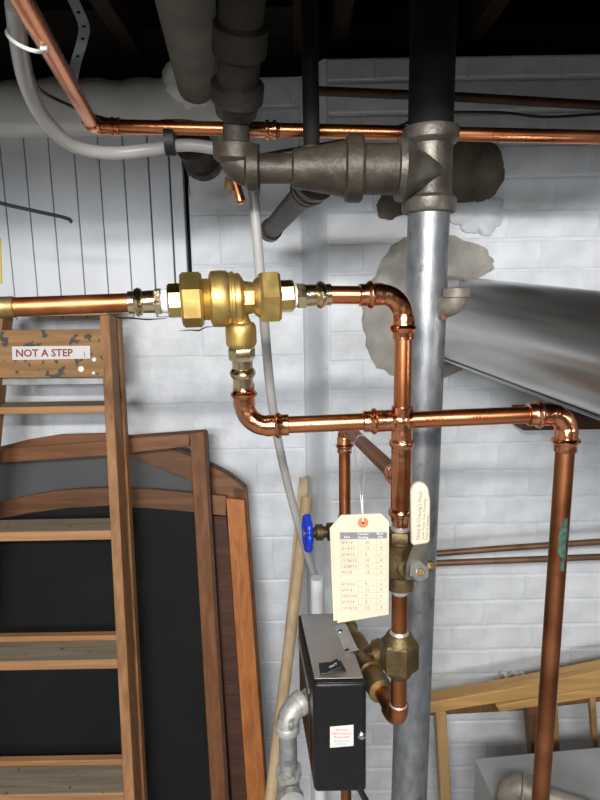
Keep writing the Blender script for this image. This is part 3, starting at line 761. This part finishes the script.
# ================================================================== WHITE PVC + GALVANISED PIPE
Yp = 1.12
pv = at(317.5, 600, Yp)
tag(link('plastic_pipe', MB().tube([V((pv.x, Yp, at(317, 578, Yp).z)), V((pv.x, Yp, .02))], .0135, 20), 'pvc'), 'white plastic pipe standing behind the black control box', 'pipe')
Yg = .80; g1 = at(288, 745, Yg)
gp = thing('galvanised_pipe', 'dull galvanised pipe with elbow and tee beside black box', 'pipe', V((g1.x, Yg, .3)))
rg = .0135; ze = at(287, 713, Yg).z; zt_e = at(288, 785, Yg).z
ce = V((g1.x, Yg, ze)); de = V((.80, .58, .22)).normalized()
mb = MB(); mb.tube(bend(ce, (0, 0, -1), de, .02), rg * 1.25, 22); mb.lathe(ce, (0, 0, -1), [(.018, rg * 1.25), (.02, rg * 1.36), (.03, rg * 1.36), (.031, rg)], 22); mb.lathe(ce, de, [(.018, rg * 1.25), (.02, rg * 1.36), (.03, rg * 1.36), (.031, rg)], 22)
link('elbow', mb, 'galvanised_dull', gp)
link('pipe', pipe(ce + V((0, 0, -.02)), V((g1.x, Yg, zt_e + .02)), rg), 'galvanised', gp)
link('pipe', pipe(ce + de * .02, ce + de * .046, rg), 'galvanised', gp)
mb = MB().lathe((g1.x, Yg, zt_e), (0, 0, 1), [(-.03, rg * 1.4), (-.018, rg * 1.4), (-.016, rg * 1.2), (.016, rg * 1.2), (.018, rg * 1.45), (.029, rg * 1.45), (.03, rg)], 22)
mb.lathe((g1.x, Yg, zt_e), (.15, -1, 0), [(0, rg * 1.15), (.022, rg * 1.2), (.023, rg * 1.4), (.034, rg * 1.4), (.0345, rg)], 22)
link('tee', mb, 'galvanised_dull', gp)
link('pipe', pipe(V((g1.x, Yg, zt_e - .02)), V((g1.x, Yg, .05)), rg), 'galvanised', gp)

# ================================================================== GREY STACK
YS = .98; XS = at(428, 260, YS).x
sz = lambda y: at(430, y, YS).z
stk = thing('drain_stack', 'silver painted vertical drain stack with cast iron sanitary tee', 'pipe', V((XS, YS, 0)))
rS = .0328
link('stack_pipe', MB().tube([V((XS - .030, YS, 0)), V((XS - .016, YS, .8)), V((XS, YS, sz(205)))], rS, 40), 'silver_paint', stk)
def sv(prof, x=XS, seg=40): return MB().lathe((x, YS, 0), (0, 0, 1), [(sz(y), r * .00157) for y, r in prof], seg)
mb = sv([(213.5, 21), (213, 25.5), (211, 27), (200, 27), (197.5, 25), (196, 22.5), (193, 22), (150, 22), (146, 22.5), (143.5, 25.5), (141, 27.5), (131, 27.8), (128.5, 27), (128, 22)])
link('sanitary_tee', mb, 'cast_iron_silver', stk)
link('upper_pipe', MB().tube([V((XS, YS, sz(131))), V((XS + .004, YS, 2.52))], .0345, 36), 'pipe_black', stk)
# small side elbow with cap
e0 = at(437, 307, YS - .02); e1 = at(456, 306, YS - .035)
so_ = MB(); ed = (e1 - V((XS, YS, e0.z))).normalized(); sp0 = V((XS, YS, e0.z))
so_.tube([sp0 + ed * .02] + bend(e1, -ed, (0, 0, 1), .018), .0175, 20)
so_.lathe(e1, (0, 0, 1), [(.013, .0175), (.014, .0215), (.027, .0215), (.028, .013)], 20)
se = link('side_elbow', so_, 'fitting_drab', stk)
link('plug', MB().hexa(e1, (0, 0, 1), .027, .040, .0135, 0, .15, n=4), 'galvanised', se)
link('rust_bloom', MB().lathe(sp0 + ed * .028 + V((0, -.012, -.016)), ed + V((0, -1, 0)), [(0, .006), (.0012, .004)], 10), 'bench_dark', se)

# ---------------------------------------------------------- cast iron branch line
YC = YS - .034
ci = thing('cast_iron_branch', 'dirty cast iron drain branch of hubs and wyes below joists', 'drain pipe', at(300, 168, YC))
pc_ = .00156
def hp(x): return at(x, 169 + (x - 330) * .005, YC)
ux = (hp(400) - hp(300)).normalized()
def ch(prof, seg=36): o = hp(prof[0][0]); return MB().lathe(o, ux, [((hp(x) - o).length * (1 if x >= prof[0][0] else -1), r * pc_) for x, r in prof], seg)
tee_c = V((XS, YS, hp(430).z))
mb = ch([(396, 24), (397, 29), (403, 30), (405, 28.5), (440, 5), (444, 0.5)])
link('branch_hub', mb, 'cast_iron_silver', ci)
mb = ch([(362, 22), (363, 23.5), (398, 23.5)]); link('pipe', mb, 'cast_iron', ci)
mb = ch([(292, 16), (294, 18.5), (305, 19.5), (320, 21.5), (336, 24.5), (344, 26), (346, 30), (350, 31), (360, 31), (362.5, 29), (363, 22)])
wy0 = hp(326); wend = at(270, 231, 1.42); wd_ = (wend - wy0).normalized(); wl_ = (wend - wy0).length
mb.lathe(wy0, wd_, [(0, .024), (.05, .026), (.055, .033), (.075, .033), (.08, .027), (.088, .027), (.092, .032), (.102, .032), (.106, .026)], 28)
link('wye', mb, 'cast_iron', ci)
link('branch_pipe', MB().lathe(wy0, wd_, [(.09, .024), (.118, .024), (.121, .0285), (.13, .0285), (.133, .021), (wl_ - .03, .021), (wl_ - .028, .025), (wl_, .0255), (wl_ + .001, .018)], 28), 'cast_iron', ci)
mb = ch([(256, 13), (262, 13.8), (300, 13.8)]); link('pipe', mb, 'cast_iron', ci)
ce_ = hp(236); ce_.z = hp(240).z
upd = (at(237, 60, .93) - ce_).normalized()
mb = MB(); mb.tube(bend(ce_, upd, ux, .024), .027, 28)
mb.lathe(ce_, ux, [(.014, .027), (.018, .0325), (.034, .0325), (.036, .022)], 28); mb.lathe(ce_, upd, [(.008, .027), (.014, .034), (.034, .035), (.037, .021)], 28)
link('elbow', mb, 'cast_iron', ci)
tp_ = at(245, -60, .80)
link('riser_pipe', MB().tube([ce_ + upd * .03, at(236, 112, .955)], .020, 24), 'cast_iron_dark', ci)
rp0 = at(236, 116, .95); rp1 = tp_; rd = (rp1 - rp0).normalized()
link('hub_riser', MB().lathe(rp0, rd, [(0, .026), (.004, .030), (.02, .033), (.026, .038), (.048, .038), (.052, .030), (.085, .030), (.09, .037), (.125, .037), (.13, .030), ((rp1 - rp0).length, .031)], 30), 'cast_iron_dark', ci)
vx = at(312, 155, .955)
link('vent_riser', MB().tube([V((vx.x, .965, hp(312).z + .01)), V((vx.x - .003, .955, 2.52))], .0125, 20), 'pipe_black', ci)
link('vent_saddle', MB().lathe((vx.x, .965, hp(312).z + .0), (0, 0, 1), [(.02, .02), (.034, .019), (.036, .0125)], 20), 'cast_iron_dark', ci)

# ---------------------------------------------------------- brass plug, wall stub
bp0 = at(230, 178, 1.03)
bpg = thing('brass_plug', 'small brass drain plug with copper stub beside the drain elbow', 'plug', bp0)
link('nut', MB().hexa(bp0, V((-.1, -.2, -1)), 0, .020, .0085, .2), 'brass_mid', bpg)
e = at(240, 199, 1.03)
link('stub', MB().tube([bp0 + V((.0, 0, -.004)), at(236, 183, 1.03), e], [.006, .0072, .0076], 14), 'copper_old', bpg)
link('cap', MB().lathe(e, (e - at(236, 183, 1.03)), [(-.004, .0088), (.004, .0088), (.008, .005)], 14), 'copper', bpg)
ws = at(203, 160, YL)
wst = thing('wall_stub_pipe', 'dark cast iron pipe stub passing through white wall', 'pipe', ws)
sd_ = V((-.1, -1, .18)).normalized()
link('pipe', MB().lathe(ws - sd_ * .03, sd_, [(0, .046), (.14, .046), (.142, .04)], 32), 'cast_iron', wst)
link('escutcheon', MB().lathe(ws - sd_ * .01, sd_, [(0, .055), (.014, .055), (.016, .046)], 32), 'cast_iron_silver', wst)

# ---------------------------------------------------------- large drab overhead pipe
b0 = at(197, 88, 1.66); b1 = at(178, -60, .86); bdv = (b1 - b0).normalized()
bp2 = thing('overhead_drain_pipe', 'thick drab drain pipe running overhead into the plaster ledge', 'drain pipe', b0)
link('pipe', MB().tube([b0 - bdv * .05, b0 + bdv * .4, b1], .0485, 40), 'pipe_drab', bp2)
lm = MB()
for k, (rr, dd2) in enumerate(()): pass
rnd = random.Random(6); rs = []
u, w = perp(bdv)
for t, r_ in ((-.02, .095), (.015, .086), (.035, .068), (.05, .049)):
    rs.append([b0 + bdv * (t + rnd.uniform(-.005, .005)) + (u * math.cos(a) + w * math.sin(a)) * (r_ + rnd.uniform(-.006, .006) * (t < .05)) for a in [2 * math.pi * j / 28 for j in range(28)]])
lm.rings(rs, caps=False)
link('plaster_fillet', lm, 'paint_ledge', bp2, ang=70)

# ================================================================== OVERHEAD COPPER LINE
YO = 1.06
oc0 = at(93, 126, YO); ocz = oc0.z
oc = thing('overhead_copper_pipe', 'copper pipe running along under the joists with an elbow', 'pipe', oc0)
o_r = at(640, 138, YO); od_ = (o_r - oc0).normalized()
near = atz(12, -18, ocz); nd = (near - oc0).normalized()
mb = MB(); mb.tube(bend(oc0, nd, od_, .02), r34 * 1.2, 22)
mb.lathe(oc0, od_, [(.018, r34 * 1.12), (.03, r34 * 1.14), (.031, r34 * 1.3), (.036, r34 * 1.3), (.037, r34 * 1.12), (.04, r34 * 1.1), (.041, r34 * 1.25), (.045, r34 * 1.25), (.046, r34)], 22)
mb.lathe(oc0, nd, [(.018, r34 * 1.2), (.026, r34 * 1.24), (.028, r34)], 22)
link('elbow', mb, 'copper_fitting', oc)
link('pipe', pipe(oc0 + nd * .015, near + nd * .15), 'copper', oc)
link('pipe', pipe(oc0 + od_ * .03, o_r), 'copper', oc)
L_ = lambda px: oc0 + od_ * ((at(px, 130, YO).x - oc0.x) / od_.x)
link('coupling', MB().lathe(L_(252), od_, [(0, r34), (.001, r34 * 1.12), (.022, r34 * 1.12), (.023, r34 * 1.4), (.028, r34 * 1.4), (.029, r34 * 1.12), (.034, r34 * 1.12), (.035, r34 * 1.4), (.04, r34 * 1.4), (.041, r34 * 1.1), (.047, r34)], 22), 'copper_fitting', oc)

# plastic tube overhead, strapped
def smooth_path(P, n=8):
    out = []; P = [V(p) for p in P]; Q = [P[0] * 2 - P[1]] + P + [P[-1] * 2 - P[-2]]
    for i in range(1, len(Q) - 2):
        for k in range(n):
            t = k / n; a, b, c, d = Q[i - 1], Q[i], Q[i + 1], Q[i + 2]
            out.append(.5 * ((2 * b) + (c - a) * t + (2 * a - 5 * b + 4 * c - d) * t * t + (3 * b - a - 3 * c + d) * t ** 3))
    out.append(P[-1]); return out
tp = [at(15, 5, .72), at(19, 45, .78), at(27, 85, .86), at(45, 120, .93), at(74, 146, 1.0), at(110, 153, 1.04), at(150, 149.5, 1.06), at(185, 145, 1.08), at(218, 149, 1.09), at(246, 158, 1.10), at(253, 176, 1.09), at(254, 196, 1.09)]
tag(link('plastic_tube', MB().tube(smooth_path(tp), .0105, 18), 'pex'), 'milky plastic tube curving under the overhead copper pipe', 'tube')
hp_ = [at(253.5, 192, 1.09), at(258, 250, 1.10), at(264, 320, 1.12), at(271, 395, 1.16), at(280, 450, 1.22), at(293, 505, 1.29), at(306, 550, 1.34), at(317, 582, 1.37)]
ht = thing('hanging_tube', 'milky plastic tube hanging in front of wall with open end', 'tube', hp_[-1])
sp_ = smooth_path(hp_)
link('tube', MB().tube(sp_, .0090, 18), 'pex', ht)
link('cut_end', MB().lathe(sp_[-1], sp_[-1] - sp_[-2], [(-.001, .0093), (.0015, .0093), (.0016, .006)], 18), 'galvanised_dull', ht)
# black tape and white tie
tb = L_(169)
mbt = MB(); pth = []
tub = at(169, 147.5, 1.07)
for i in range(24):
    a = 2 * math.pi * i / 24; cy, czz = (tb.y + tub.y) / 2, (tb.z + tub.z) / 2
    pth.append((cy + .0165 * math.cos(a), czz + ((tb.z - tub.z) / 2 + .0145) * math.sin(a)))
mbt.rings([[V((tb.x - .008, y, z)) for y, z in pth], [V((tb.x + .008, y + .0004, z)) for y, z in pth]], caps=True)
tag(link('tape_wrap', mbt, 'tape_black'), 'black tape wrapped around overhead copper pipe and plastic tube', 'tape')
tcn = oc0 + nd * ((near - oc0).length * .72)
zt2_ = thing('cable_tie', 'white plastic cable tie around the slanting copper pipe', 'cable tie', tcn)
c1 = at(25, 42, .70); pts = []
for i in range(28):
    a = 2 * math.pi * i / 28
    pts.append(at(26 + 19 * math.cos(a) + 3 * math.sin(a), 40 + 9.5 * math.sin(a) + 6.5 * math.cos(a), .74 - .045 * math.sin(a)))
link('band', MB().tube(pts, .0022, 8, closed=True), 'tie_white', zt2_)
link('tie_head', MB().box(at(45, 47, .71), (.004, 0, 0), (0, .004, 0), (.001, 0, .0045)), 'tie_white', zt2_, bevel=.001)
# perforated strap
ps = [(66, -14, .84), (77, 8, .85), (84, 26, .86), (82, 42, .87), (75, 66, .88), (71, 90, .89)]
sm = MB(); P_ = smooth_path([at(x, y, Y) for x, y, Y in ps], 5); rs = []
for i, p in enumerate(P_):
    rs.append([p + V((sx * .0072, sy * .0009, 0)) for sx, sy in ((-1, -1), (1, -1), (1, 1), (-1, 1))])
sm.rings(rs)
stp = thing('perforated_strap', 'grey perforated steel strap hanging from dark joists', 'strap', P_[-1])
link('band', sm, 'strap_steel', stp)
for k in range(2, len(P_), 4):
    link('rivet_hole', MB().lathe(P_[k] + V((0, -.0009, 0)), (0, -1, 0), [(0, .0026), (.0003, .0022)], 12), 'pipe_black', stp)
# cables
wp = [at(28, 55, .80), at(32, 75, .84), at(42, 92, .90), at(68, 105, 1.0), at(95, 116, 1.08), at(130, 123, 1.085), at(180, 121, 1.085), at(215, 126, 1.09)]
tag(link('thin_cable', MB().tube(smooth_path(wp), .0032, 8), 'cable_brown'), 'thin dark brown cable following the overhead copper pipe', 'cable')
wp = [at(262, 155, 1.12), at(300, 148, 1.14), at(345, 140, 1.18), at(400, 126, 1.3), at(430, 108, 1.45)]
tag(link('thin_cable', MB().tube(smooth_path(wp), .003, 8), 'cable_black'), 'thin black cable passing behind the cast iron branch', 'cable')
wp = [at(440, 112, 1.52), at(500, 112.5, 1.53), at(545, 117, 1.53), at(600, 114, 1.53), at(660, 110, 1.53)]
tag(link('thin_cable', MB().tube(smooth_path(wp), .0035, 8), 'cable_black'), 'thin black cable sagging along top of wall at right', 'cable')
wp = [at(-30, 193, 1.2), at(0, 203, 1.22), at(35, 211, 1.24), at(66, 218, 1.26), at(72, 222.5, 1.265)]
tag(link('black_wire', MB().tube(smooth_path(wp), [.004] * 26 + [.004, .0038, .0034, .003, .0025, .002, .0015], 8) if False else MB().tube(smooth_path(wp), .0036, 8), 'cable_black'), 'stiff black wire end poking in from the left edge', 'wire')
# dark pipe along the top of the wall
tag(link('wall_top_pipe', MB().tube([at(318, 91, 1.52), at(460, 97, 1.52), at(660, 109, 1.52)], .0105, 16), 'copper_dark'), 'dark brown pipe along the top of wall behind the stack', 'pipe')
# two thin copper tubes on the right wall
tag(link('thin_copper_pipe', MB().tube([at(405, 556, 1.40), at(437, 553.5, 1.40), at(500, 548.5, 1.40), at(660, 537.5, 1.40)], .0079, 14), 'copper_wall'), 'upper of two thin brown copper pipes on right wall', 'pipe', 'thin copper pipes on the right wall')
tag(link('thin_copper_pipe', MB().tube([at(405, 564, 1.37), at(437, 563, 1.37), at(660, 554.5, 1.37)], .0079, 14), 'copper_wall'), 'lower of two thin brown copper pipes on right wall', 'pipe', 'thin copper pipes on the right wall')

# ================================================================== LADDER
PL = (1.156, .20)
def lp(x, y, d=0): return onp(x, y, (PL[0] + d, PL[1]))
YV = V((0, 1, -.2)).normalized()
lad = thing('step_ladder', 'old wooden step ladder with paint splatters leaning folded at left', 'ladder', V((-.5, 1.2, 0)))
def down(x0, y0, x1, y1, d=0):
    # carry a rail line on until it meets the floor
    a, b = lp(x0, y0, d), lp(x1, y1, d); t = (0.002 - a.z) / (b.z - a.z); return a + (b - a) * t
def rail(xa, xb, y0, xa2, xb2, y2, d, th, name='front_rail', m='ladder_wood'):
    poly = [lp(xa, y0, d), lp(xb, y0, d), down(xb, y0, xb2, y2, d), down(xa, y0, xa2, y2, d)]
    return link(name, MB().prism(poly, YV * th), m, lad, bevel=.002)
rail(99.5, 109, 314, 124, 134.5, 800, 0, .055)
rail(-7, 3, 314, -54, -44, 800, 0, .055)
rail(110.5, 119, 318, 134.5, 144.5, 800, .075, .03, 'rear_rail')
rail(-9, 1, 318, -52, -42, 800, .075, .03, 'rear_rail')
tb0, tb1 = lp(-12, 315), lp(108, 315); zc = lp(50, 288).z
link('top_cap', MB().aabb(tb0.x, tb1.x, tb0.y - .01, tb0.y + .13, tb1.z, tb1.z + .024), 'ladder_wood_x', lad, bevel=.003)
sh = link('bucket_shelf', MB().prism([lp(-1, 330, .0), lp(101.5, 329, .0), lp(104, 377, -.0), lp(-3, 378, -.0)], YV * .018), 'ladder_shelf', lad, bevel=.002)
link('shelf_bar', MB().prism([lp(2, 378.5, .03), lp(104, 377.5, .03), lp(104, 384, .03), lp(2, 385, .03)], YV * .02), 'strap_steel', lad)
e_ = -.003
sg = link('warning_sticker', MB().prism([lp(12, 346.5, e_), lp(90, 345.8, e_), lp(90.2, 358.6, e_), lp(12.3, 360, e_)], YV * .002), 'paper_sticker', sh)
mb = MB(); sx_ = (lp(80, 355) - lp(20, 355.6)).normalized(); sy_ = (lp(50, 340) - lp(50.5, 360)).normalized()
mb.text('NOT A STEP', lp(15.5, 356.7, -.0042), sx_, sy_, .0255, bold=.022)
mb.text('|', lp(83.5, 356, -.0042), sx_, sy_, .016)
link('sticker_lettering', mb, 'ink_sign', sg, smooth=False)
for px, py, r_ in ((94, 359.5, .0055), (81, 369, .0075), (93.5, 373, .004), (20.5, 358.5, .003)):
    link('paint_spot', MB().lathe(lp(px, py, -.0006), -YV, [(0, r_), (.0008, r_ * .8)], 9), 'paint_spot' if px > 30 else 'ink_grey', sh)
steps = [(405.5, 413, 105, 8), (530.5, 540.5, 111.5, 10), (659.5, 670, 117.5, 12), (793, 806, 123.5, 14)]
for i, (ya, yb3, xr2, th) in enumerate(steps):
    a = lp(-60, ya + 1.5); b = lp(xr2, ya); a.z = b.z; a.y = b.y
    hh = lp(xr2, ya).z - lp(xr2, yb3).z
    dep = (.075, .085, .085, .09)[i]
    mb = MB().aabb(a.x, b.x, b.y, b.y + dep, b.z - hh, b.z, 0)
    so2 = link('step', mb, ['ladder_wood_x', 'ladder_worn'], lad, bevel=.002)
    for p in so2.data.polygons:
        if p.normal.z > .9: p.material_index = 1
    if i >= 2:
        link('rear_rung', MB().aabb(a.x, b.x + .01, b.y + dep + .002, b.y + dep + .022, b.z - .03, b.z + .012), 'ladder_wood_x', lad, bevel=.002)

# ================================================================== SCREENS
def frame_plane(a, k=.19): return (a, k)
PA, PC, PB = frame_plane(1.320), frame_plane(1.353), frame_plane(1.386)
SV = V((0, 1, -.19)).normalized()
def q(pl, *pts): return [onp(x, y, pl) for x, y in pts]
def q_down(pl, x0, y0, x1, y1):
    a, b = onp(x0, y0, pl), onp(x1, y1, pl); t = (.002 - a.z) / (b.z - a.z); return a + (b - a) * t
def stile(th, pl, xa, xb, ya, yb_, xa2, xb2, y2, m, name='stile', t=.024):
    return link(name, MB().prism(q(pl, (xa, ya), (xb, yb_)) + [q_down(pl, xb, yb_, xb2, y2), q_down(pl, xa, ya, xa2, y2)], SV * t), m, th, bevel=.002)
# A: front screen
sA = thing('window_screen', 'brown framed screen with square top corner, frontmost behind the ladder', 'screen', V((-.3, 1.37, 0)), 'old screens leaning on the wall')
stile(sA, PA, 189.5, 204, 433, 431.5, 211, 226, 800, 'screen_wood')
link('edge_strip', MB().prism(q(PA, (203.5, 431), (206.5, 431)) + [q_down(PA, 206.5, 431, 229, 800), q_down(PA, 203.5, 431, 226, 800)], SV * .026), 'screen_dark', sA)
link('top_rail', MB().prism(q(PA, (-70, 468), (0, 463), (105, 456), (189.5, 446.5), (189.5, 433.2), (125, 438.5), (105, 441), (30, 446.5), (-70, 456)), SV * .022), 'screen_wood_x', sA, bevel=.0025)
link('cap_strip', MB().prism(q(PA, (118, 439), (205, 432), (205, 429.5), (118, 436)), SV * .03), 'screen_dark', sA)
def mesh_in(th, pl, pts, m, d=.012):
    pl2 = (pl[0] + d, pl[1]); o = link('mesh', MB().prism(q(pl2, *pts), SV * .0008), m, th, smooth=False); return o
mesh_in(sA, PA, [(-70, 462), (105, 452), (190, 445), (212, 800), (214, 840), (-120, 850)], 'screen_mesh_light')
# C: middle screen with low arched top and orange stile
sC = thing('window_screen', 'dark screen with orange stained stile and arched rail, middle of the leaning screens', 'screen', V((-.25, 1.40, 0)), 'old screens leaning on the wall')
stile(sC, PC, 226, 244, 498, 500, 247, 266, 800, 'screen_orange')
arc = [(-70, 524), (0, 502), (30, 495), (54, 491), (80, 488.5), (106, 487.5), (150, 489), (191, 492.5), (226, 496)]
arcb = [(226, 516), (191, 512), (150, 508.5), (108, 506), (65, 508.5), (30, 513), (0, 519), (-70, 541)]
link('arched_rail', MB().prism(q(PC, *arc, *arcb), SV * .022), 'screen_wood_x', sC, bevel=.002)
link('inner_stile', MB().prism(q((PC[0] + .013, PC[1]), (182, 511), (190, 512), (206, 760), (204, 830), (196, 830), (194, 760)), SV * .008), 'screen_wood', sC)
mesh_in(sC, PC, [(-70, 535), (0, 514), (65, 505), (108, 504), (150, 505), (191, 508), (228, 512), (250, 800), (252, 845), (-120, 850)], 'screen_mesh_dark', .010)
link('mid_rail', MB().prism(q((PC[0] + .013, PC[1]), (-70, 552), (195, 543), (197, 578), (-70, 590)), SV * .006), 'screen_dark', sC)
link('panel_strip', MB().prism(q((PC[0] + .003, PC[1]), (212, 516), (226, 517), (229, 545), (247, 800), (232, 800), (214, 545)), SV * .006), 'screen_dark', sC)
# B: rear screen, big arch
sB = thing('window_screen', 'brown screen with large arched top, rearmost against the wall', 'screen', V((-.22, 1.43, 0)), 'old screens leaning on the wall')
arc = [(-70, 470), (-30, 456), (0, 446.5), (30, 439), (60, 434.2), (105, 433), (135, 437), (165, 445), (190, 454.5), (207, 462.5), (228, 473.5), (246, 488)]
arcb = [(244, 506), (226, 499), (207, 489), (191, 482), (160, 468), (126, 455.5), (105, 452), (60, 452), (30, 456), (0, 464), (-70, 490)]
link('arched_rail', MB().prism(q(PB, *arc, *arcb), SV * .022), 'screen_wood_x', sB, bevel=.002)
link('arch_edge', MB().prism(q((PB[0] - .004, PB[1]), *[(x, y - 1.5) for x, y in arc[7:]], *[(x, y + 1.8) for x, y in arc[7:][::-1]]), SV * .03), 'screen_dark', sB)
stile(sB, PB, 233, 247, 487, 489, 254, 268, 800, 'screen_wood')
mesh_in(sB, PB, [(-70, 486), (0, 462), (30, 454), (60, 450), (105, 450), (126, 453), (160, 466), (191, 480), (226, 497), (240, 505), (258, 800), (262, 850), (-120, 850)], 'screen_mesh_grey', .012)

# ================================================================== STICKS
s0, s1 = at(304, 478, 1.60), None
def stick(name, lab, x0, y0, Y0, x1, y1, Y1, w, flat):
    a, b = at(x0, y0, Y0), at(x1, y1, Y1); t = (.004 - a.z) / (b.z - a.z); e = a + (b - a) * t
    mb = MB()
    if flat:
        dv_ = (e - a).normalized(); sx2 = V((1, 0, 0)); sx2 = (sx2 - dv_ * sx2.dot(dv_)).normalized(); sy2 = dv_.cross(sx2)
        mb.box((a + e) / 2, (e - a) / 2, sx2 * w, sy2 * .006); o = link(name, mb, 'stick_wood', bevel=.002)
    else:
        mb.tube([a, (a + e) / 2, e], w, 18); o = link(name, mb, 'stick_wood')
    return tag(o, lab, 'stick', 'wooden sticks leaning in the corner')
stick('wooden_lath', 'flat wooden lath leaning in corner, taller of two sticks', 304, 478, 1.63, 277, 770, 1.38, .0135, True)
stick('broom_handle', 'round pale broom handle leaning in front of flat lath', 307, 497, 1.57, 283.5, 692, 1.40, .0155, False)

# ================================================================== BENCH FRAME, LOWER RIGHT
YW = 1.40
bn = thing('wooden_trestle', 'light wooden trestle in front of white wall ledge', 'trestle', V((at(480, 700, YW).x, YW, 0)))
def sl2(name, pts, th, m, Y=YW): return link(name, MB().prism([at(x, y, Y) for x, y in pts], (0, th, 0)), m, bn, bevel=.003)
sl2('top_plank', [(424, 704), (520, 687), (660, 659), (662, 678), (560, 694), (480, 706), (424, 715)], .045, 'bench_wood')
sl2('lower_plank', [(496, 706), (560, 694), (664, 676), (666, 687), (560, 703.5), (500, 712.5)], .05, 'bench_wood', YW + .012)
sl2('back_rail', [(428, 706), (520, 700), (670, 678), (670, 694), (520, 711), (428, 716)], .02, 'bench_dark', YW + .07)
def to_floor(x0, x1, y0, xs0, xs1, y2, Y, th, m):
    a, b, c, d = at(x0, y0, Y), at(x1, y0, Y), at(xs1, y2, Y), at(xs0, y2, Y)
    e1 = b + (c - b) * ((.002 - b.z) / (c.z - b.z)); e2 = a + (d - a) * ((.002 - a.z) / (d.z - a.z))
    link('leg', MB().prism([a, b, e1, e2], (0, th, 0)), m, bn, bevel=.002)
to_floor(436, 446.5, 712, 441, 451.5, 800, YW, .04, 'bench_wood_z')
to_floor(527, 546, 704, 536, 556, 800, YW + .03, .04, 'bench_dark')
to_floor(552, 557.5, 700, 558, 563, 800, YW + .05, .02, 'bench_wood_z')
to_floor(590, 595.5, 692, 597, 602, 800, YW + .05, .02, 'bench_wood_z')

# ================================================================== BOILER JACKET
YJ = 1.15
j0 = at(475, 759, YJ); zj = j0.z
j1 = atz(640, 744, zj)
jk = thing('boiler_jacket', 'grey sheet metal boiler jacket at lower right corner', 'boiler', V((j0.x, YJ, 0)))
jd = (j1 - j0).normalized(); jn = V((jd.y, -jd.x, 0)).normalized()
if jn.y > 0: jn = -jn
J = [j0, j0 + jd * .6, j0 + jd * .6 + jn * .42, j0 + jn * .42]
link('casing', MB().prism([V((p.x, p.y, .002)) for p in J], (0, 0, zj - .008)), 'jacket_metal', jk, bevel=.003)
cj = (J[0] + J[2]) / 2
link('top_sheet', MB().prism([cj + (p - cj) * 1.008 + V((0, 0, -.005)) for p in J], (0, 0, .005)), 'jacket_metal', jk, bevel=.002)
pe = atz(508, 806, zj); ft = thing('boiler_elbow', 'grey brown cast pipe elbow on top of the boiler jacket', 'elbow', pe)
er = .023
c2 = V((pe.x, pe.y, zj + .050)); edv = V((.93, -.30, -.12)).normalized()
mb = MB(); mb.tube([V((c2.x, c2.y, zj + .001))] + bend(c2, (0, 0, -1), edv, .024), er, 24)
mb.lathe(c2, edv, [(.02, er), (.022, er * 1.2), (.042, er * 1.2), (.0425, er * .8)], 24)
mb.lathe((c2.x, c2.y, zj + .001), (0, 0, 1), [(0, er * 1.18), (.01, er * 1.18), (.011, er)], 24)
link('elbow', mb, 'fitting_drab', ft)
link('nipple', MB().tube([c2 + edv * .03, c2 + edv * .16], er * .72, 20), 'fitting_drab', ft)
